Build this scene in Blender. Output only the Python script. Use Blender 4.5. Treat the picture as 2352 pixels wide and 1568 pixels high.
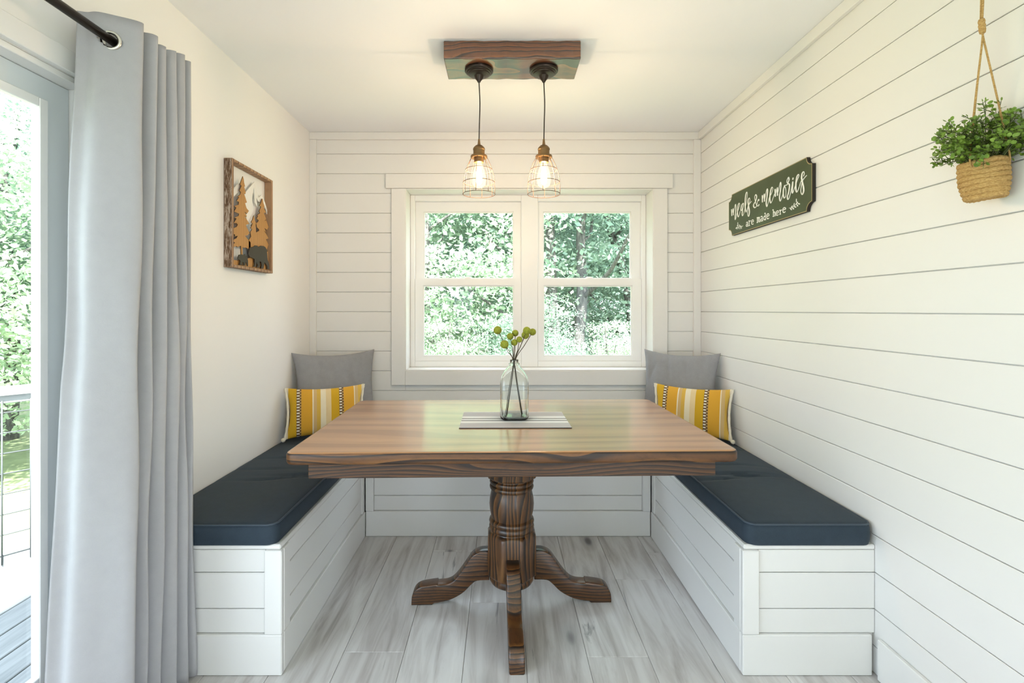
import bpy, bmesh, math, random
import numpy as np
from mathutils import Vector, Matrix
random.seed(7); rng = np.random.default_rng(7)
S = bpy.context.scene; COL = S.collection
for o in list(bpy.data.objects): bpy.data.objects.remove(o)

# ---------------------------------------------------------------- camera, sky, sun, exposure
F = 17.0/36*2352; VX, VY, CH = 1151.0, 712.0, 1.273     # focal length in px, vanishing point, eye height
cam = bpy.data.cameras.new('camera'); camo = bpy.data.objects.new('camera', cam); COL.objects.link(camo)
cam.lens = 17.0; cam.sensor_width = 36; cam.clip_start = 0.02; cam.clip_end = 300
cam.shift_x = (1176-VX)/2352; cam.shift_y = -(784-VY)/2352
camo.location = (0, 0, CH); camo.rotation_euler = (math.pi/2, 0, 0)
S.camera = camo
W = bpy.data.worlds.new('sky'); S.world = W; W.use_nodes = True
bg = W.node_tree.nodes['Background']; bg.inputs[0].default_value = (0.76, 0.86, 1.0, 1); bg.inputs[1].default_value = 2.3
sun = bpy.data.lights.new('sun', 'SUN'); suno = bpy.data.objects.new('sun', sun); COL.objects.link(suno)
sun.energy = 10.0; sun.angle = 0.02; sun.color = (1, .975, .96)
suno.rotation_euler = Vector((-.27, .60, -.80)).to_track_quat('-Z', 'Y').to_euler()
S.view_settings.view_transform = 'Standard'; S.view_settings.look = 'None'
S.view_settings.gamma = 1; S.view_settings.use_curve_mapping = False
S.view_settings.exposure = 1.41
S.cycles.use_denoising = True
S.cycles.max_bounces = 9; S.cycles.diffuse_bounces = 5; S.cycles.transparent_max_bounces = 16
S.cycles.sample_clamp_indirect = 6.0
S.cycles.caustics_reflective = False; S.cycles.caustics_refractive = False

# ---------------------------------------------------------------- helpers
def px_x(px, py, X):            # pixel -> point on the plane X = const (side walls)
    Y = F*X/(px-VX); return Vector((X, Y, CH-(py-VY)*Y/F))
def px_y(px, py, Y):            # pixel -> point on the plane Y = const (back wall etc.)
    return Vector(((px-VX)*Y/F, Y, CH-(py-VY)*Y/F))
def link(o, parent=None):
    COL.objects.link(o)
    if parent: o.parent = parent
    return o
def tag(o, label, cat, group=None, kind=None):
    o['label'] = label; o['category'] = cat
    if group: o['group'] = group
    if kind: o['kind'] = kind
    return o
def empty(name, loc=(0, 0, 0), rz=0):
    o = bpy.data.objects.new(name, None); o.location = loc; o.rotation_euler = (0, 0, rz)
    o.empty_display_size = .05; return link(o)
def obj(name, bm, mat, parent=None, smooth=False, loc=None):
    me = bpy.data.meshes.new(name)
    bmesh.ops.recalc_face_normals(bm, faces=bm.faces[:])
    if smooth:
        for f in bm.faces: f.smooth = True
    bm.to_mesh(me); bm.free()
    if mat: me.materials.append(mat)
    o = bpy.data.objects.new(name, me)
    if loc is not None: o.location = loc
    return link(o, parent)
def autosmooth(o, deg=35):
    me = o.data
    for p in me.polygons: p.use_smooth = True
    me.set_sharp_from_angle(angle=math.radians(deg))
    return o
def box(bm, x0, x1, y0, y1, z0, z1):
    r = bmesh.ops.create_cube(bm, size=1)
    bmesh.ops.scale(bm, vec=(x1-x0, y1-y0, z1-z0), verts=r['verts'])
    bmesh.ops.translate(bm, vec=((x0+x1)/2, (y0+y1)/2, (z0+z1)/2), verts=r['verts'])
    return r['verts']
def boxbm(x0, x1, y0, y1, z0, z1, bev=0, seg=1):
    bm = bmesh.new(); box(bm, x0, x1, y0, y1, z0, z1)
    if bev: bmesh.ops.bevel(bm, geom=bm.edges[:], offset=bev, segments=seg, affect='EDGES', profile=.5)
    return bm
def B(name, x0, x1, y0, y1, z0, z1, mat, parent=None, bev=.002, seg=1):
    return obj(name, boxbm(x0, x1, y0, y1, z0, z1, bev, seg), mat, parent)
def smooth_pts(pts, n=6, closed=False):     # Catmull-Rom
    P = [Vector(p) for p in pts]; out = []; m = len(P)
    for i in range(m if closed else m-1):
        p1, p2 = P[i], P[(i+1) % m]
        p0 = P[i-1] if (i > 0 or closed) else p1*2-p2
        p3 = P[(i+2) % m] if (i+2 < m or closed) else p2*2-p1
        for k in range(n):
            t = k/n
            out.append(.5*((2*p1)+(p2-p0)*t+(2*p0-5*p1+4*p2-p3)*t*t+(3*p1-p0-3*p2+p3)*t**3))
    if not closed: out.append(P[-1])
    return out
def tube(bm, pts, r, seg=8, closed=False, cap=True):
    pts = [Vector(p) for p in pts]; n = len(pts)
    rs = r if isinstance(r, (list, tuple)) else [r]*n
    rings = []; up = None
    for i, p in enumerate(pts):
        a = pts[(i+1) % n] if (closed or i < n-1) else p
        b = pts[i-1] if (closed or i > 0) else p
        t = (a-b).normalized()
        if up is None:
            up = t.orthogonal().normalized()
        up = (up-t*up.dot(t)).normalized(); side = t.cross(up)
        rings.append([bm.verts.new(p+(up*math.cos(q)+side*math.sin(q))*rs[i]) for q in [2*math.pi*k/seg for k in range(seg)]])
    for i in range(n if closed else n-1):
        A, Bq = rings[i], rings[(i+1) % n]
        for k in range(seg): bm.faces.new((A[k], A[(k+1) % seg], Bq[(k+1) % seg], Bq[k]))
    if cap and not closed:
        bm.faces.new(rings[0][::-1]); bm.faces.new(rings[-1])
def tubebm(pts, r, seg=8, closed=False):
    bm = bmesh.new(); tube(bm, pts, r, seg, closed); return bm
def lathe(prof, seg=48, shape=None, cap=True):     # prof: list of (r, z); shape(r, theta, i) -> radius
    bm = bmesh.new(); rings = []
    for i, (r, z) in enumerate(prof):
        rings.append([bm.verts.new((( (shape(r, q, i) if shape else r))*math.cos(q), (shape(r, q, i) if shape else r)*math.sin(q), z))
                      for q in [2*math.pi*k/seg for k in range(seg)]])
    for A, Bq in zip(rings, rings[1:]):
        for k in range(seg): bm.faces.new((A[k], A[(k+1) % seg], Bq[(k+1) % seg], Bq[k]))
    if cap: bm.faces.new(rings[0][::-1]); bm.faces.new(rings[-1])
    return bm
def ring_pts(c, r, n=40):
    return [Vector(c)+Vector((r*math.cos(2*math.pi*k/n), r*math.sin(2*math.pi*k/n), 0)) for k in range(n)]
def prism(pts, vec):              # polygon (3D points) extruded along vec
    bm = bmesh.new(); vec = Vector(vec)
    a = [bm.verts.new(p) for p in pts]; b = [bm.verts.new(Vector(p)+vec) for p in pts]
    f1 = bm.faces.new(a); f2 = bm.faces.new(b[::-1]); n = len(a)
    for k in range(n): bm.faces.new((a[k], a[(k+1) % n], b[(k+1) % n], b[k]))
    bm.normal_update(); bmesh.ops.triangulate(bm, faces=[f1, f2], ngon_method='EAR_CLIP')
    return bm

# ---------------------------------------------------------------- materials
class NT:
    def __init__(s, name):
        s.m = bpy.data.materials.new(name); s.m.use_nodes = True; s.t = s.m.node_tree
        s.b = s.t.nodes['Principled BSDF']; s.out = s.t.nodes['Material Output']
    def n(s, typ, **kw):
        nd = s.t.nodes.new(typ)
        for k, v in kw.items():
            if k.startswith('i_'):
                nd.inputs[k[2:].replace('_', ' ')].default_value = v
            else: setattr(nd, k, v)
        return nd
    def l(s, a, b): s.t.links.new(a, b)
    def coord(s, scale=(1, 1, 1), kind='Object', rand=False):
        tc = s.n('ShaderNodeTexCoord'); mp = s.n('ShaderNodeMapping'); mp.inputs['Scale'].default_value = scale
        if rand:
            oi = s.n('ShaderNodeObjectInfo'); mul = s.n('ShaderNodeVectorMath', operation='SCALE')
            mul.inputs['Scale'].default_value = 37.3
            cx = s.n('ShaderNodeCombineXYZ')
            s.l(oi.outputs['Random'], cx.inputs[0]); s.l(oi.outputs['Random'], cx.inputs[1]); s.l(oi.outputs['Random'], cx.inputs[2])
            s.l(cx.outputs[0], mul.inputs[0])
            add = s.n('ShaderNodeVectorMath', operation='ADD')
            s.l(tc.outputs[kind], add.inputs[0]); s.l(mul.outputs[0], add.inputs[1]); s.l(add.outputs[0], mp.inputs[0])
        else: s.l(tc.outputs[kind], mp.inputs[0])
        return mp.outputs[0]
    def noise(s, vec, scale, detail=3, rough=.55, dist=0.0):
        nd = s.n('ShaderNodeTexNoise'); nd.inputs['Scale'].default_value = scale; nd.inputs['Detail'].default_value = detail
        nd.inputs['Roughness'].default_value = rough; nd.inputs['Distortion'].default_value = dist
        s.l(vec, nd.inputs['Vector']); return nd.outputs['Fac']
    def ramp(s, fac, stops, interp='LINEAR'):
        r = s.n('ShaderNodeValToRGB'); e = r.color_ramp; e.interpolation = interp
        while len(e.elements) > 1: e.elements.remove(e.elements[-1])
        e.elements[0].position = stops[0][0]; c = stops[0][1]; e.elements[0].color = (*c, 1) if not isinstance(c, float) else (c, c, c, 1)
        for p, c in stops[1:]:
            x = e.elements.new(p); x.color = (*c, 1) if not isinstance(c, float) else (c, c, c, 1)
        s.l(fac, r.inputs[0]); return r.outputs[0]
    def mix(s, fac, a, b, mode='MIX'):
        m = s.n('ShaderNodeMix', data_type='RGBA', blend_type=mode)
        for i, v in ((0, fac), (6, a), (7, b)):
            if isinstance(v, (int, float)): m.inputs[i].default_value = v
            elif isinstance(v, tuple): m.inputs[i].default_value = (*v, 1)
            else: s.l(v, m.inputs[i])
        return m.outputs[2]
    def math(s, op, a, b=0.0):
        m = s.n('ShaderNodeMath', operation=op)
        for i, v in ((0, a), (1, b)):
            if isinstance(v, (int, float)): m.inputs[i].default_value = v
            else: s.l(v, m.inputs[i])
        return m.outputs[0]
    def bump(s, h, strength=.2, dist=.01):
        bp = s.n('ShaderNodeBump'); bp.inputs['Strength'].default_value = strength; bp.inputs['Distance'].default_value = dist
        s.l(h, bp.inputs['Height']); s.l(bp.outputs[0], s.b.inputs['Normal'])
    def color(s, c):
        if isinstance(c, tuple): s.b.inputs['Base Color'].default_value = (*c, 1)
        else: s.l(c, s.b.inputs['Base Color'])
    def set(s, **kw):
        for k, v in kw.items(): s.b.inputs[k.replace('_', ' ')].default_value = v
        return s
def paint(name, c, rough=.45, bumpy=.0):
    t = NT(name); v = t.coord(); n = t.noise(v, 3.0, 2)
    t.color(t.mix(t.math('MULTIPLY', n, .12), c, tuple(x*.93 for x in c))); t.set(Roughness=rough)
    if bumpy: t.bump(t.noise(t.coord(), 260, 2), bumpy, .002)
    return t.m
def fabric(name, c1, c2, rough=.9, scale=420, b=.25, fine=.5):
    t = NT(name); v = t.coord((1, 1, 1))
    a = t.noise(v, 34, 4); w = t.noise(v, scale, 2, .7)
    t.color(t.mix(t.math('ADD', t.math('MULTIPLY', a, 1-fine), t.math('MULTIPLY', w, fine)), c1, c2)); t.set(Roughness=rough)
    t.b.inputs['Sheen Weight'].default_value = .03
    t.bump(w, b, .002); return t.m
def wood(name, light, mid, dark, stretch, bands=9.0, distort=5.0, axis='Z', rough=.35, coat=0.0, coat_r=.15, dark_w=.3, ior=1.5, fib=30, warp=.0, ws=2.0, prof='SAW'):
    t = NT(name); v = t.coord(stretch)
    if warp:
        nn = t.n('ShaderNodeTexNoise'); nn.inputs['Scale'].default_value = ws; nn.inputs['Detail'].default_value = 1.0; t.l(v, nn.inputs['Vector'])
        ad = t.n('ShaderNodeVectorMath', operation='MULTIPLY_ADD'); t.l(nn.outputs['Color'], ad.inputs[0]); ad.inputs[1].default_value = (warp, warp, warp); t.l(v, ad.inputs[2]); v = ad.outputs[0]
    wv = t.n('ShaderNodeTexWave', wave_type='BANDS', bands_direction=axis, wave_profile=prof); wv.inputs['Scale'].default_value = bands
    wv.inputs['Distortion'].default_value = distort; wv.inputs['Detail'].default_value = 2.0; wv.inputs['Detail Scale'].default_value = .55; wv.inputs['Detail Roughness'].default_value = .45
    t.l(v, wv.inputs['Vector'])
    g = t.ramp(wv.outputs['Fac'], [(0, light), (.30, mid), (1-dark_w*.8, mid), (1-dark_w*.35, dark), (1, dark)])
    f = t.noise(v, fib, 4, .65); g2 = t.mix(t.ramp(f, [(.48, 0.0), (.74, .6)]), g, dark)
    big = t.noise(v, .9, 2); g3 = t.mix(t.math('MULTIPLY', big, .25), g2, mid)
    t.color(g3); t.set(Roughness=rough)
    t.b.inputs['Coat Weight'].default_value = coat; t.b.inputs['Coat Roughness'].default_value = coat_r; t.b.inputs['Coat IOR'].default_value = ior
    t.bump(f, .12, .001); return t.m
def plain(name, c, rough=.5, metal=0.0):
    t = NT(name); n = t.noise(t.coord(), 40, 2)
    t.color(t.mix(t.math('MULTIPLY', n, .3), c, tuple(x*.8 for x in c))); t.set(Roughness=rough, Metallic=metal); return t.m
def emit(name, c, s):
    t = NT(name); t.color(c); t.b.inputs['Emission Color'].default_value = (*c, 1); t.b.inputs['Emission Strength'].default_value = s; return t.m

M = {}
M['wall'] = paint('wall_paint', (.815, .80, .775), .75, .04)
M['ceil'] = paint('ceiling_paint', (.85, .862, .888), .8, .04)
M['white'] = paint('white_satin_paint', (.768, .758, .738), .38)
M['vinyl'] = paint('white_vinyl', (.84, .84, .83), .35)
M['doorpaint'] = paint('door_grey_paint', (.66, .70, .72), .4)
def pane_glass(name, tint=(.97, .99, .98)):
    m = bpy.data.materials.new(name); m.use_nodes = True; t = m.node_tree; t.nodes.clear()
    o = t.nodes.new('ShaderNodeOutputMaterial'); tr = t.nodes.new('ShaderNodeBsdfTransparent'); gl = t.nodes.new('ShaderNodeBsdfGlossy')
    tr.inputs[0].default_value = (*tint, 1); gl.inputs['Roughness'].default_value = .02
    fr = t.nodes.new('ShaderNodeFresnel'); fr.inputs[0].default_value = 1.35; mx = t.nodes.new('ShaderNodeMixShader')
    ge = t.nodes.new('ShaderNodeNewGeometry'); sb = t.nodes.new('ShaderNodeMath'); sb.operation = 'SUBTRACT'; sb.inputs[0].default_value = 1.0
    t.links.new(ge.outputs['Backfacing'], sb.inputs[1]); mu = t.nodes.new('ShaderNodeMath'); mu.operation = 'MULTIPLY'; t.links.new(fr.outputs[0], mu.inputs[0]); t.links.new(sb.outputs[0], mu.inputs[1])
    t.links.new(mu.outputs[0], mx.inputs[0]); t.links.new(tr.outputs[0], mx.inputs[1]); t.links.new(gl.outputs[0], mx.inputs[2]); t.links.new(mx.outputs[0], o.inputs[0])
    return m
M['pane'] = pane_glass('window_glass')
# oak floor
t = NT('grey_oak_floor'); v = t.coord((6, .55, 1), rand=True)
gr = t.noise(v, 3.2, 5, .6, .8); fine = t.noise(t.coord((60, 2.2, 1), rand=True), 3, 4, .7)
c = t.ramp(gr, [(.28, (.32, .28, .265)), (.42, (.52, .485, .47)), (.56, (.67, .645, .63)), (.75, (.76, .74, .73))])
c = t.mix(t.math('MULTIPLY', fine, .45), c, t.mix(.5, c, (.74, .73, .715)))
vo = t.n('ShaderNodeTexVoronoi'); vo.inputs['Scale'].default_value = 1.35; t.l(t.coord((2.2, .9, 1), rand=True), vo.inputs['Vector'])
kn = t.ramp(vo.outputs['Distance'], [(0, 1.0), (.035, .9), (.07, .3), (.16, 0.0)])
c = t.mix(kn, c, (.085, .075, .08))
crk = t.ramp(t.noise(t.coord((9, .8, 1), rand=True), 1.6, 5, .6, 1.4), [(.28, 1.0), (.315, .55), (.36, 0.0)])
c = t.mix(t.math('MULTIPLY', crk, .75), c, (.10, .09, .095))
oi = t.n('ShaderNodeObjectInfo'); c = t.mix(t.math('MULTIPLY', oi.outputs['Random'], .30), c, (.42, .39, .38))
t.color(c); t.set(Roughness=.34); t.bump(fine, .08, .001); M['floor'] = t.m
M['subfloor'] = plain('subfloor_dark', (.10, .09, .085), .9)
# table woods
M['table_edge'] = wood('dark_oak_edge', (.20, .082, .020), (.105, .040, .010), (.007, .003, .002), (.55, 1.2, 2.6), 5.0, 4.0, 'Z', .5, .08, .2, .5, 1.5, 30, .45, 2.6)
M['table_apron'] = wood('dark_oak_apron', (.16, .066, .017), (.075, .028, .008), (.006, .003, .002), (.5, 1.2, 3.6), 7.0, 4.0, 'Z', .5, .06, .25, .7, 1.5, 30, .6, 2.6)
M['table_base'] = wood('dark_oak_base', (.22, .095, .024), (.09, .036, .010), (.005, .003, .002), (3.2, 3.2, .50), 4.2, 3.0, 'X', .38, .25, .15, .7, 1.5, 30, .55, 3.0)
M['table_leg'] = wood('dark_oak_leg', (.17, .070, .018), (.075, .028, .008), (.005, .003, .002), (1.0, 2.0, 3.4), 5.5, 4.0, 'Z', .38, .35, .14, .6, 1.5, 30, .5, 2.2)
M['table_top'] = wood('oak_table_top', (.48, .24, .095), (.42, .205, .08), (.31, .145, .055), (.42, 2.6, 1), .9, 4.0, 'Y', .42, 1.0, .17, .4, 1.65, 7, .8, 1.2, 'SIN')
M['beam'] = wood('reclaimed_beam', (.27, .085, .018), (.14, .040, .010), (.010, .004, .002), (.8, 2.0, 3.0), 5.5, 5.0, 'Z', .45, 1.0, .2, .45, 1.7, 22, .3, 3.0)
M['bronze'] = plain('oil_rubbed_bronze', (.045, .033, .027), .32, .8)
M['brass'] = plain('aged_brass', (.24, .145, .065), .42, .9)
M['wire'] = plain('copper_wire', (.11, .06, .04), .55, .3)
M['cord'] = plain('dark_cord', (.03, .022, .02), .7)
M['curtain'] = fabric('grey_curtain', (.345, .34, .35), (.415, .41, .42), .85, 300, .08, .35)
M['hem'] = M['curtain']
M['chrome'] = plain('nickel', (.72, .70, .62), .28, 1.0)
M['navy'] = fabric('navy_linen', (.008, .018, .031), (.027, .046, .068), .8, 330, .2, .55)
M['navy_piping'] = fabric('navy_piping', (.030, .046, .066), (.060, .082, .110), .7, 330, .2, .55)
M['greyfab'] = fabric('grey_linen', (.19, .19, .205), (.35, .35, .365), .95, 380, .3, .6)
M['cream'] = fabric('cream_cotton', (.72, .66, .53), (.84, .79, .68), .9, 300, .3)
def bottle_glass():
    t = NT('clear_glass'); t.color((.97, 1.0, .985)); t.set(Roughness=.0, IOR=1.45); t.b.inputs['Transmission Weight'].default_value = 1.0; return t.m
M['glass'] = bottle_glass()

# ---------------------------------------------------------------- room shell
XL, XR, YB, ZC, YF = -1.255, 1.309, 3.182, 2.439, -3.0
fl = tag(B('floor', XL-.15, XR+.15, YF, YB+.2, -.10, -.008, M['subfloor'], None, 0), 'grey wide-plank oak floor running under the benches', 'floor', kind='structure')
PW = .2255; plank_x0 = -.586-PW*4
joints = {4: [1.801], 5: [1.05, 2.55], 6: [2.107], 7: [1.35, 2.85], 8: [1.776], 9: [2.288], 10: [1.02, 2.52]}
plank_cache = {}
for i in range(13):
    x0 = max(plank_x0+i*PW, XL-.02); x1 = min(plank_x0+(i+1)*PW, XR+.05)
    if x1-x0 < .02: continue
    js = joints.get(i, [random.uniform(.3, 1.7)]); ys = sorted(set([YF]+[j+d for j in js for d in (-3.04, -1.52, 0, 1.52) if YF+.05 < j+d < YB]+[YB+.02]))
    for y0, y1 in zip(ys, ys[1:]):
        key = (round(x1-x0, 3), round(y1-y0, 3)); w, h = x1-x0, y1-y0
        if key not in plank_cache:
            bm = boxbm(-w/2+.0006, w/2-.0006, -h/2+.0006, h/2-.0006, -.012, 0, .0012)
            o = obj('plank', bm, M['floor'], fl); plank_cache[key] = o.data
        else:
            o = link(bpy.data.objects.new('plank', plank_cache[key]), fl)
        o.location = ((x0+x1)/2, (y0+y1)/2, 0)
tag(B('ceiling', XL-.15, XR+.15, YF, YB+.2, ZC, ZC+.15, M['ceil'], None, 0), 'smooth off-white ceiling above the dining nook', 'ceiling', kind='structure')

# shiplap helper
GR = [2.300-.1297*k for k in range(-1, 18)]        # heights of the grooves, same on both shiplap walls
GAP, BT = .0026, .008
def spans(z0, z1):
    zs = [z0]+sorted(g for g in GR if z0+.012 < g < z1-.012)+[z1]
    return list(zip(zs, zs[1:]))
# back wall with window opening
OX0, OX1, OZ0, OZ1 = -.630, 1.000, .872, 2.069
bm = bmesh.new(); yb0, yb1 = YB+BT, YB+.19
box(bm, XL-.15, OX0, yb0, yb1, 0, ZC); box(bm, OX1, XR+.15, yb0, yb1, 0, ZC); box(bm, OX0, OX1, yb0, yb1, 0, OZ0); box(bm, OX0, OX1, yb0, yb1, OZ1, ZC)
wb = tag(obj('wall_back', bm, M['white']), 'white horizontal shiplap wall around the double window', 'wall', kind='structure')
for z0, z1 in spans(0, ZC):
    parts = []
    if z1 <= OZ0 or z0 >= OZ1: parts = [(XL, XR, z0, z1)]
    else:
        parts = [(XL, OX0, z0, z1), (OX1, XR, z0, z1)]
        if z0 < OZ0: parts.append((OX0+.001, OX1-.001, z0, OZ0))
        if z1 > OZ1: parts.append((OX0+.001, OX1-.001, OZ1, z1))
    for a, b, c0, c1 in parts:
        B('board', a, b, YB, YB+BT-.0005, c0+GAP/2, c1-GAP/2, M['white'], wb, .0018)
RY0, RY1, RZ = -2.9, -.60, 2.10      # unseen opening added to let daylight in from beside and behind the camera
bm = bmesh.new(); box(bm, XR+BT, XR+.19, RY1, YB+.19, 0, ZC); box(bm, XR+BT, XR+.19, YF, RY0, 0, ZC); box(bm, XR+BT, XR+.19, RY0, RY1, RZ, ZC)
wr = tag(obj('wall_right', bm, M['white']), 'long white horizontal shiplap wall with hanging basket and green sign', 'wall', kind='structure')
for z0, z1 in spans(0, ZC):
    B('board', XR, XR+BT-.0005, RY1 if z0 < RZ-.03 else YF, YB-.0005, z0+GAP/2, z1-GAP/2, M['white'], wr, .0018)
# left wall with patio door opening
DY0, DY1, DZ = -1.30, 1.475, 1.955
bm = bmesh.new()
box(bm, XL-.15, XL, DY1, YB+.19, 0, ZC); box(bm, XL-.15, XL, YF, DY0, 0, ZC); box(bm, XL-.15, XL, DY0, DY1, DZ, ZC)
tag(obj('wall_left', bm, M['wall']), 'smooth warm white wall beside the patio door', 'wall', kind='structure')
# wall behind the camera, with an unseen opening added and sized to admit daylight
RO = (-.95, -.60, .85, 2.05)
bm = bmesh.new(); box(bm, XL-.15, RO[0], YF-.15, YF, 0, ZC); box(bm, RO[1], XR+.19, YF-.15, YF, 0, ZC); box(bm, RO[0], RO[1], YF-.15, YF, 0, RO[2]); box(bm, RO[0], RO[1], YF-.15, YF, RO[3], ZC)
tag(obj('wall_front', bm, M['wall']), 'smooth warm white wall behind the viewer with a narrow opening added for daylight', 'wall', kind='structure')
# trims
tag(B('trim_1', XL, XR, YB-.018, YB, ZC-.048, ZC-.0005, M['white']), 'flat white trim board along the top of the window wall', 'trim', kind='structure')
tag(B('trim_2', XR-.020, XR, YF, YB-.019, ZC-.050, ZC-.0005, M['white']), 'flat white trim board along the top of the long shiplap wall', 'trim', kind='structure')
tag(B('trim_3', XL, XL+.042, YB-.016, YB, .54, ZC-.049, M['white']), 'vertical white corner trim beside the smooth wall', 'trim', kind='structure')
tag(B('trim_4', XR-.046, XR-.0005, YB-.018, YB, .54, ZC-.049, M['white']), 'vertical white corner trim where the two shiplap walls meet', 'trim', kind='structure')
tag(B('baseboard_right', XR-.016, XR, RY1, 1.664, .001, .142, M['white'], None, .003), 'white baseboard under the long shiplap wall before the bench', 'baseboard', kind='structure')

# ---------------------------------------------------------------- window
win = tag(empty('window_1', (0, YB, OZ0)), 'white double-hung twin window looking into green woods', 'window', kind='structure')
def wp(name, x0, x1, y0, y1, z0, z1, mat=None, par=None, bev=.002):
    p = par or win; base = Vector((0, YB, OZ0))
    return B(name, x0, x1, y0-base.y, y1-base.y, z0-base.z, z1-base.z, mat or M['white'], p, bev)
CY0 = YB-.020
wp('casing', OX0-.088, OX0+.002, CY0, YB-.0005, OZ0-.090, OZ1-.0)
wp('casing', OX1-.002, OX1+.088, CY0, YB-.0005, OZ0-.090, OZ1-.0)
wp('casing_apron', OX0+.003, OX1-.003, CY0, YB-.0005, OZ0-.090, OZ0)
wp('head_casing', OX0-.125, OX1+.122, CY0-.006, YB-.0005, OZ1+.001, OZ1+.094)
yw = YB+.13
wp('jamb', OX0, OX0+.008, YB-.018, yw+.06, OZ0, OZ1); wp('jamb', OX1-.008, OX1, YB-.018, yw+.06, OZ0, OZ1)
wp('jamb_head', OX0+.0085, OX1-.0085, YB-.018, yw+.06, OZ1-.008, OZ1); wp('sill', OX0+.0085, OX1-.0085, YB-.018, yw+.06, OZ0, OZ0+.012)
U = [(-.591, .138, -.536, .087), (.252, .963, .290, .900)]
fz0, fz1 = OZ0+.0125, OZ1-.0085
fx0, fx1 = OX0+.0085, OX1-.0085
Y0, Y1 = yw, yw+.065
wp('frame_side', fx0, U[0][0], Y0, Y1, fz0, fz1, M['vinyl']); wp('frame_side', U[1][1], fx1, Y0, Y1, fz0, fz1, M['vinyl'])
wp('mullion', U[0][1], U[1][0], Y0, Y1, fz0, fz1, M['vinyl'])
for (a, b, g0, g1) in U:
    wp('frame_head', a+.0005, b-.0005, Y0, Y1, 2.020, fz1, M['vinyl']); wp('frame_sill', a+.0005, b-.0005, Y0, Y1, fz0, .925, M['vinyl'])
    for nm, (z0, z1, gz0, gz1, y0, y1) in {'upper_sash': (1.452, 2.0195, 1.49, 1.955, yw+.036, yw+.060), 'lower_sash': (.9255, 1.487, .957, 1.443, yw+.006, yw+.034)}.items():
        bm = bmesh.new(); by = YB
        x0, x1 = a+.001, b-.001
        if nm == 'upper_sash': x0, x1 = a+.0003, b-.0003
        for q in ((x0, g0, z0, z1), (g1, x1, z0, z1), (g0, g1, z0, gz0), (g0, g1, gz1, z1)):
            box(bm, q[0], q[1], y0-by, y1-by, q[2]-OZ0, q[3]-OZ0)
        s = obj(nm, bm, M['vinyl'], win)
        for q in ((g0-.0, g0+.007, gz0, gz1), (g1-.007, g1, gz0, gz1), (g0+.007, g1-.007, gz1-.009, gz1), (g0+.007, g1-.007, gz0, gz0+.007)):
            wp('glazing_bead', q[0], q[1], y0+.008, y1-.003, q[2], q[3], M['vinyl'], s, .001)
        ym = (y0+y1)/2+.003
        wp('pane', g0+.001, g1-.001, ym-.002, ym+.002, gz0+.001, gz1-.001, M['pane'], s, 0)
    lk = (a+b)/2
    prof = [(.030, 0), (.030, .006), (.024, .012), (.012, .016)]
    lo = obj('sash_lock', lathe(prof, 24), M['vinyl'], win, True, (lk, yw+.020-YB, 1.487-OZ0)); lo.scale = (1, .38, 1)

# ---------------------------------------------------------------- patio door
door = tag(empty('door_1', (XL, DY1, 0)), 'grey-white glazed patio door opening on the deck', 'door', kind='structure')
def dp(name, x0, x1, y0, y1, z0, z1, mat=None, par=None, bev=.002):
    return B(name, x0-XL, x1-XL, y0-DY1, y1-DY1, z0, z1, mat or M['white'], par or door, bev)
dp('casing', XL+.0005, XL+.018, DY1-.005, DY1+.075, 0, DZ+.0)
dp('head_casing', XL+.0005, XL+.020, DY0-.075, DY1+.075, DZ+.001, DZ+.064)
dp('casing', XL+.0005, XL+.018, DY0-.075, DY0+.005, 0, DZ+.0)
dp('jamb', XL-.13, XL, DY1-.014, DY1-.0005, .001, DZ-.0005); dp('jamb', XL-.13, XL, DY0+.0005, DY0+.014, .001, DZ-.0005)
dp('jamb_head', XL-.13, XL, DY0+.0145, DY1-.0145, DZ-.018, DZ-.0005)
dp('threshold', XL-.14, XL-.001, DY0+.0145, DY1-.0145, -.005, .022, M['doorpaint'])
LX0, LX1 = XL-.078, XL-.050
for i, (a, b) in enumerate(((.090, DY1-.016), (DY0+.016, .088))):
    bm = bmesh.new(); q = lambda y0, y1, z0, z1: box(bm, LX0-XL, LX1-XL, y0-DY1, y1-DY1, z0, z1)
    gz0, gz1 = .23, 1.855; ga, gb = a+.085, b-.088; zt = DZ-.020
    q(a, ga, .024, zt); q(gb, b, .024, zt); q(ga, gb, .024, gz0); q(ga, gb, gz1, zt)
    lf = obj('door_leaf', bm, M['doorpaint'], door)
    for y0, y1, z0, z1 in ((ga-.018, ga+.008, gz0-.018, gz1+.018), (gb-.008, gb+.018, gz0-.018, gz1+.018), (ga+.009, gb-.009, gz1-.008, gz1+.018), (ga+.009, gb-.009, gz0-.018, gz0+.008)):
        dp('glazing_bead', LX1-.014, LX1+.005, y0, y1, z0, z1, M['vinyl'], lf, .002)
    xm = LX1-.018
    dp('pane', xm-.003, xm+.003, ga+.001, gb-.001, gz0+.001, gz1-.001, M['pane'], lf, 0)

# ---------------------------------------------------------------- built-in benches
HB = .453; BZ = [.142, .2275, .3546, HB-.0]
def bench(name, label, x0, x1, y0, y1, faces):
    root = tag(empty(name, ((x0+x1)/2, (y0+y1)/2, 0)), label, 'bench', 'built-in shiplap benches'); c = root.location.copy()
    def P(nm, a, b, c0, d, e, f, bev=.002): return B(nm, a-c.x, b-c.x, c0-c.y, d-c.y, e, f, M['white'], root, bev)
    return root, P
XA, XB, Y1F, YBF = -.763, .841, 1.682, 2.719
T1, T2 = .020, .009
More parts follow.
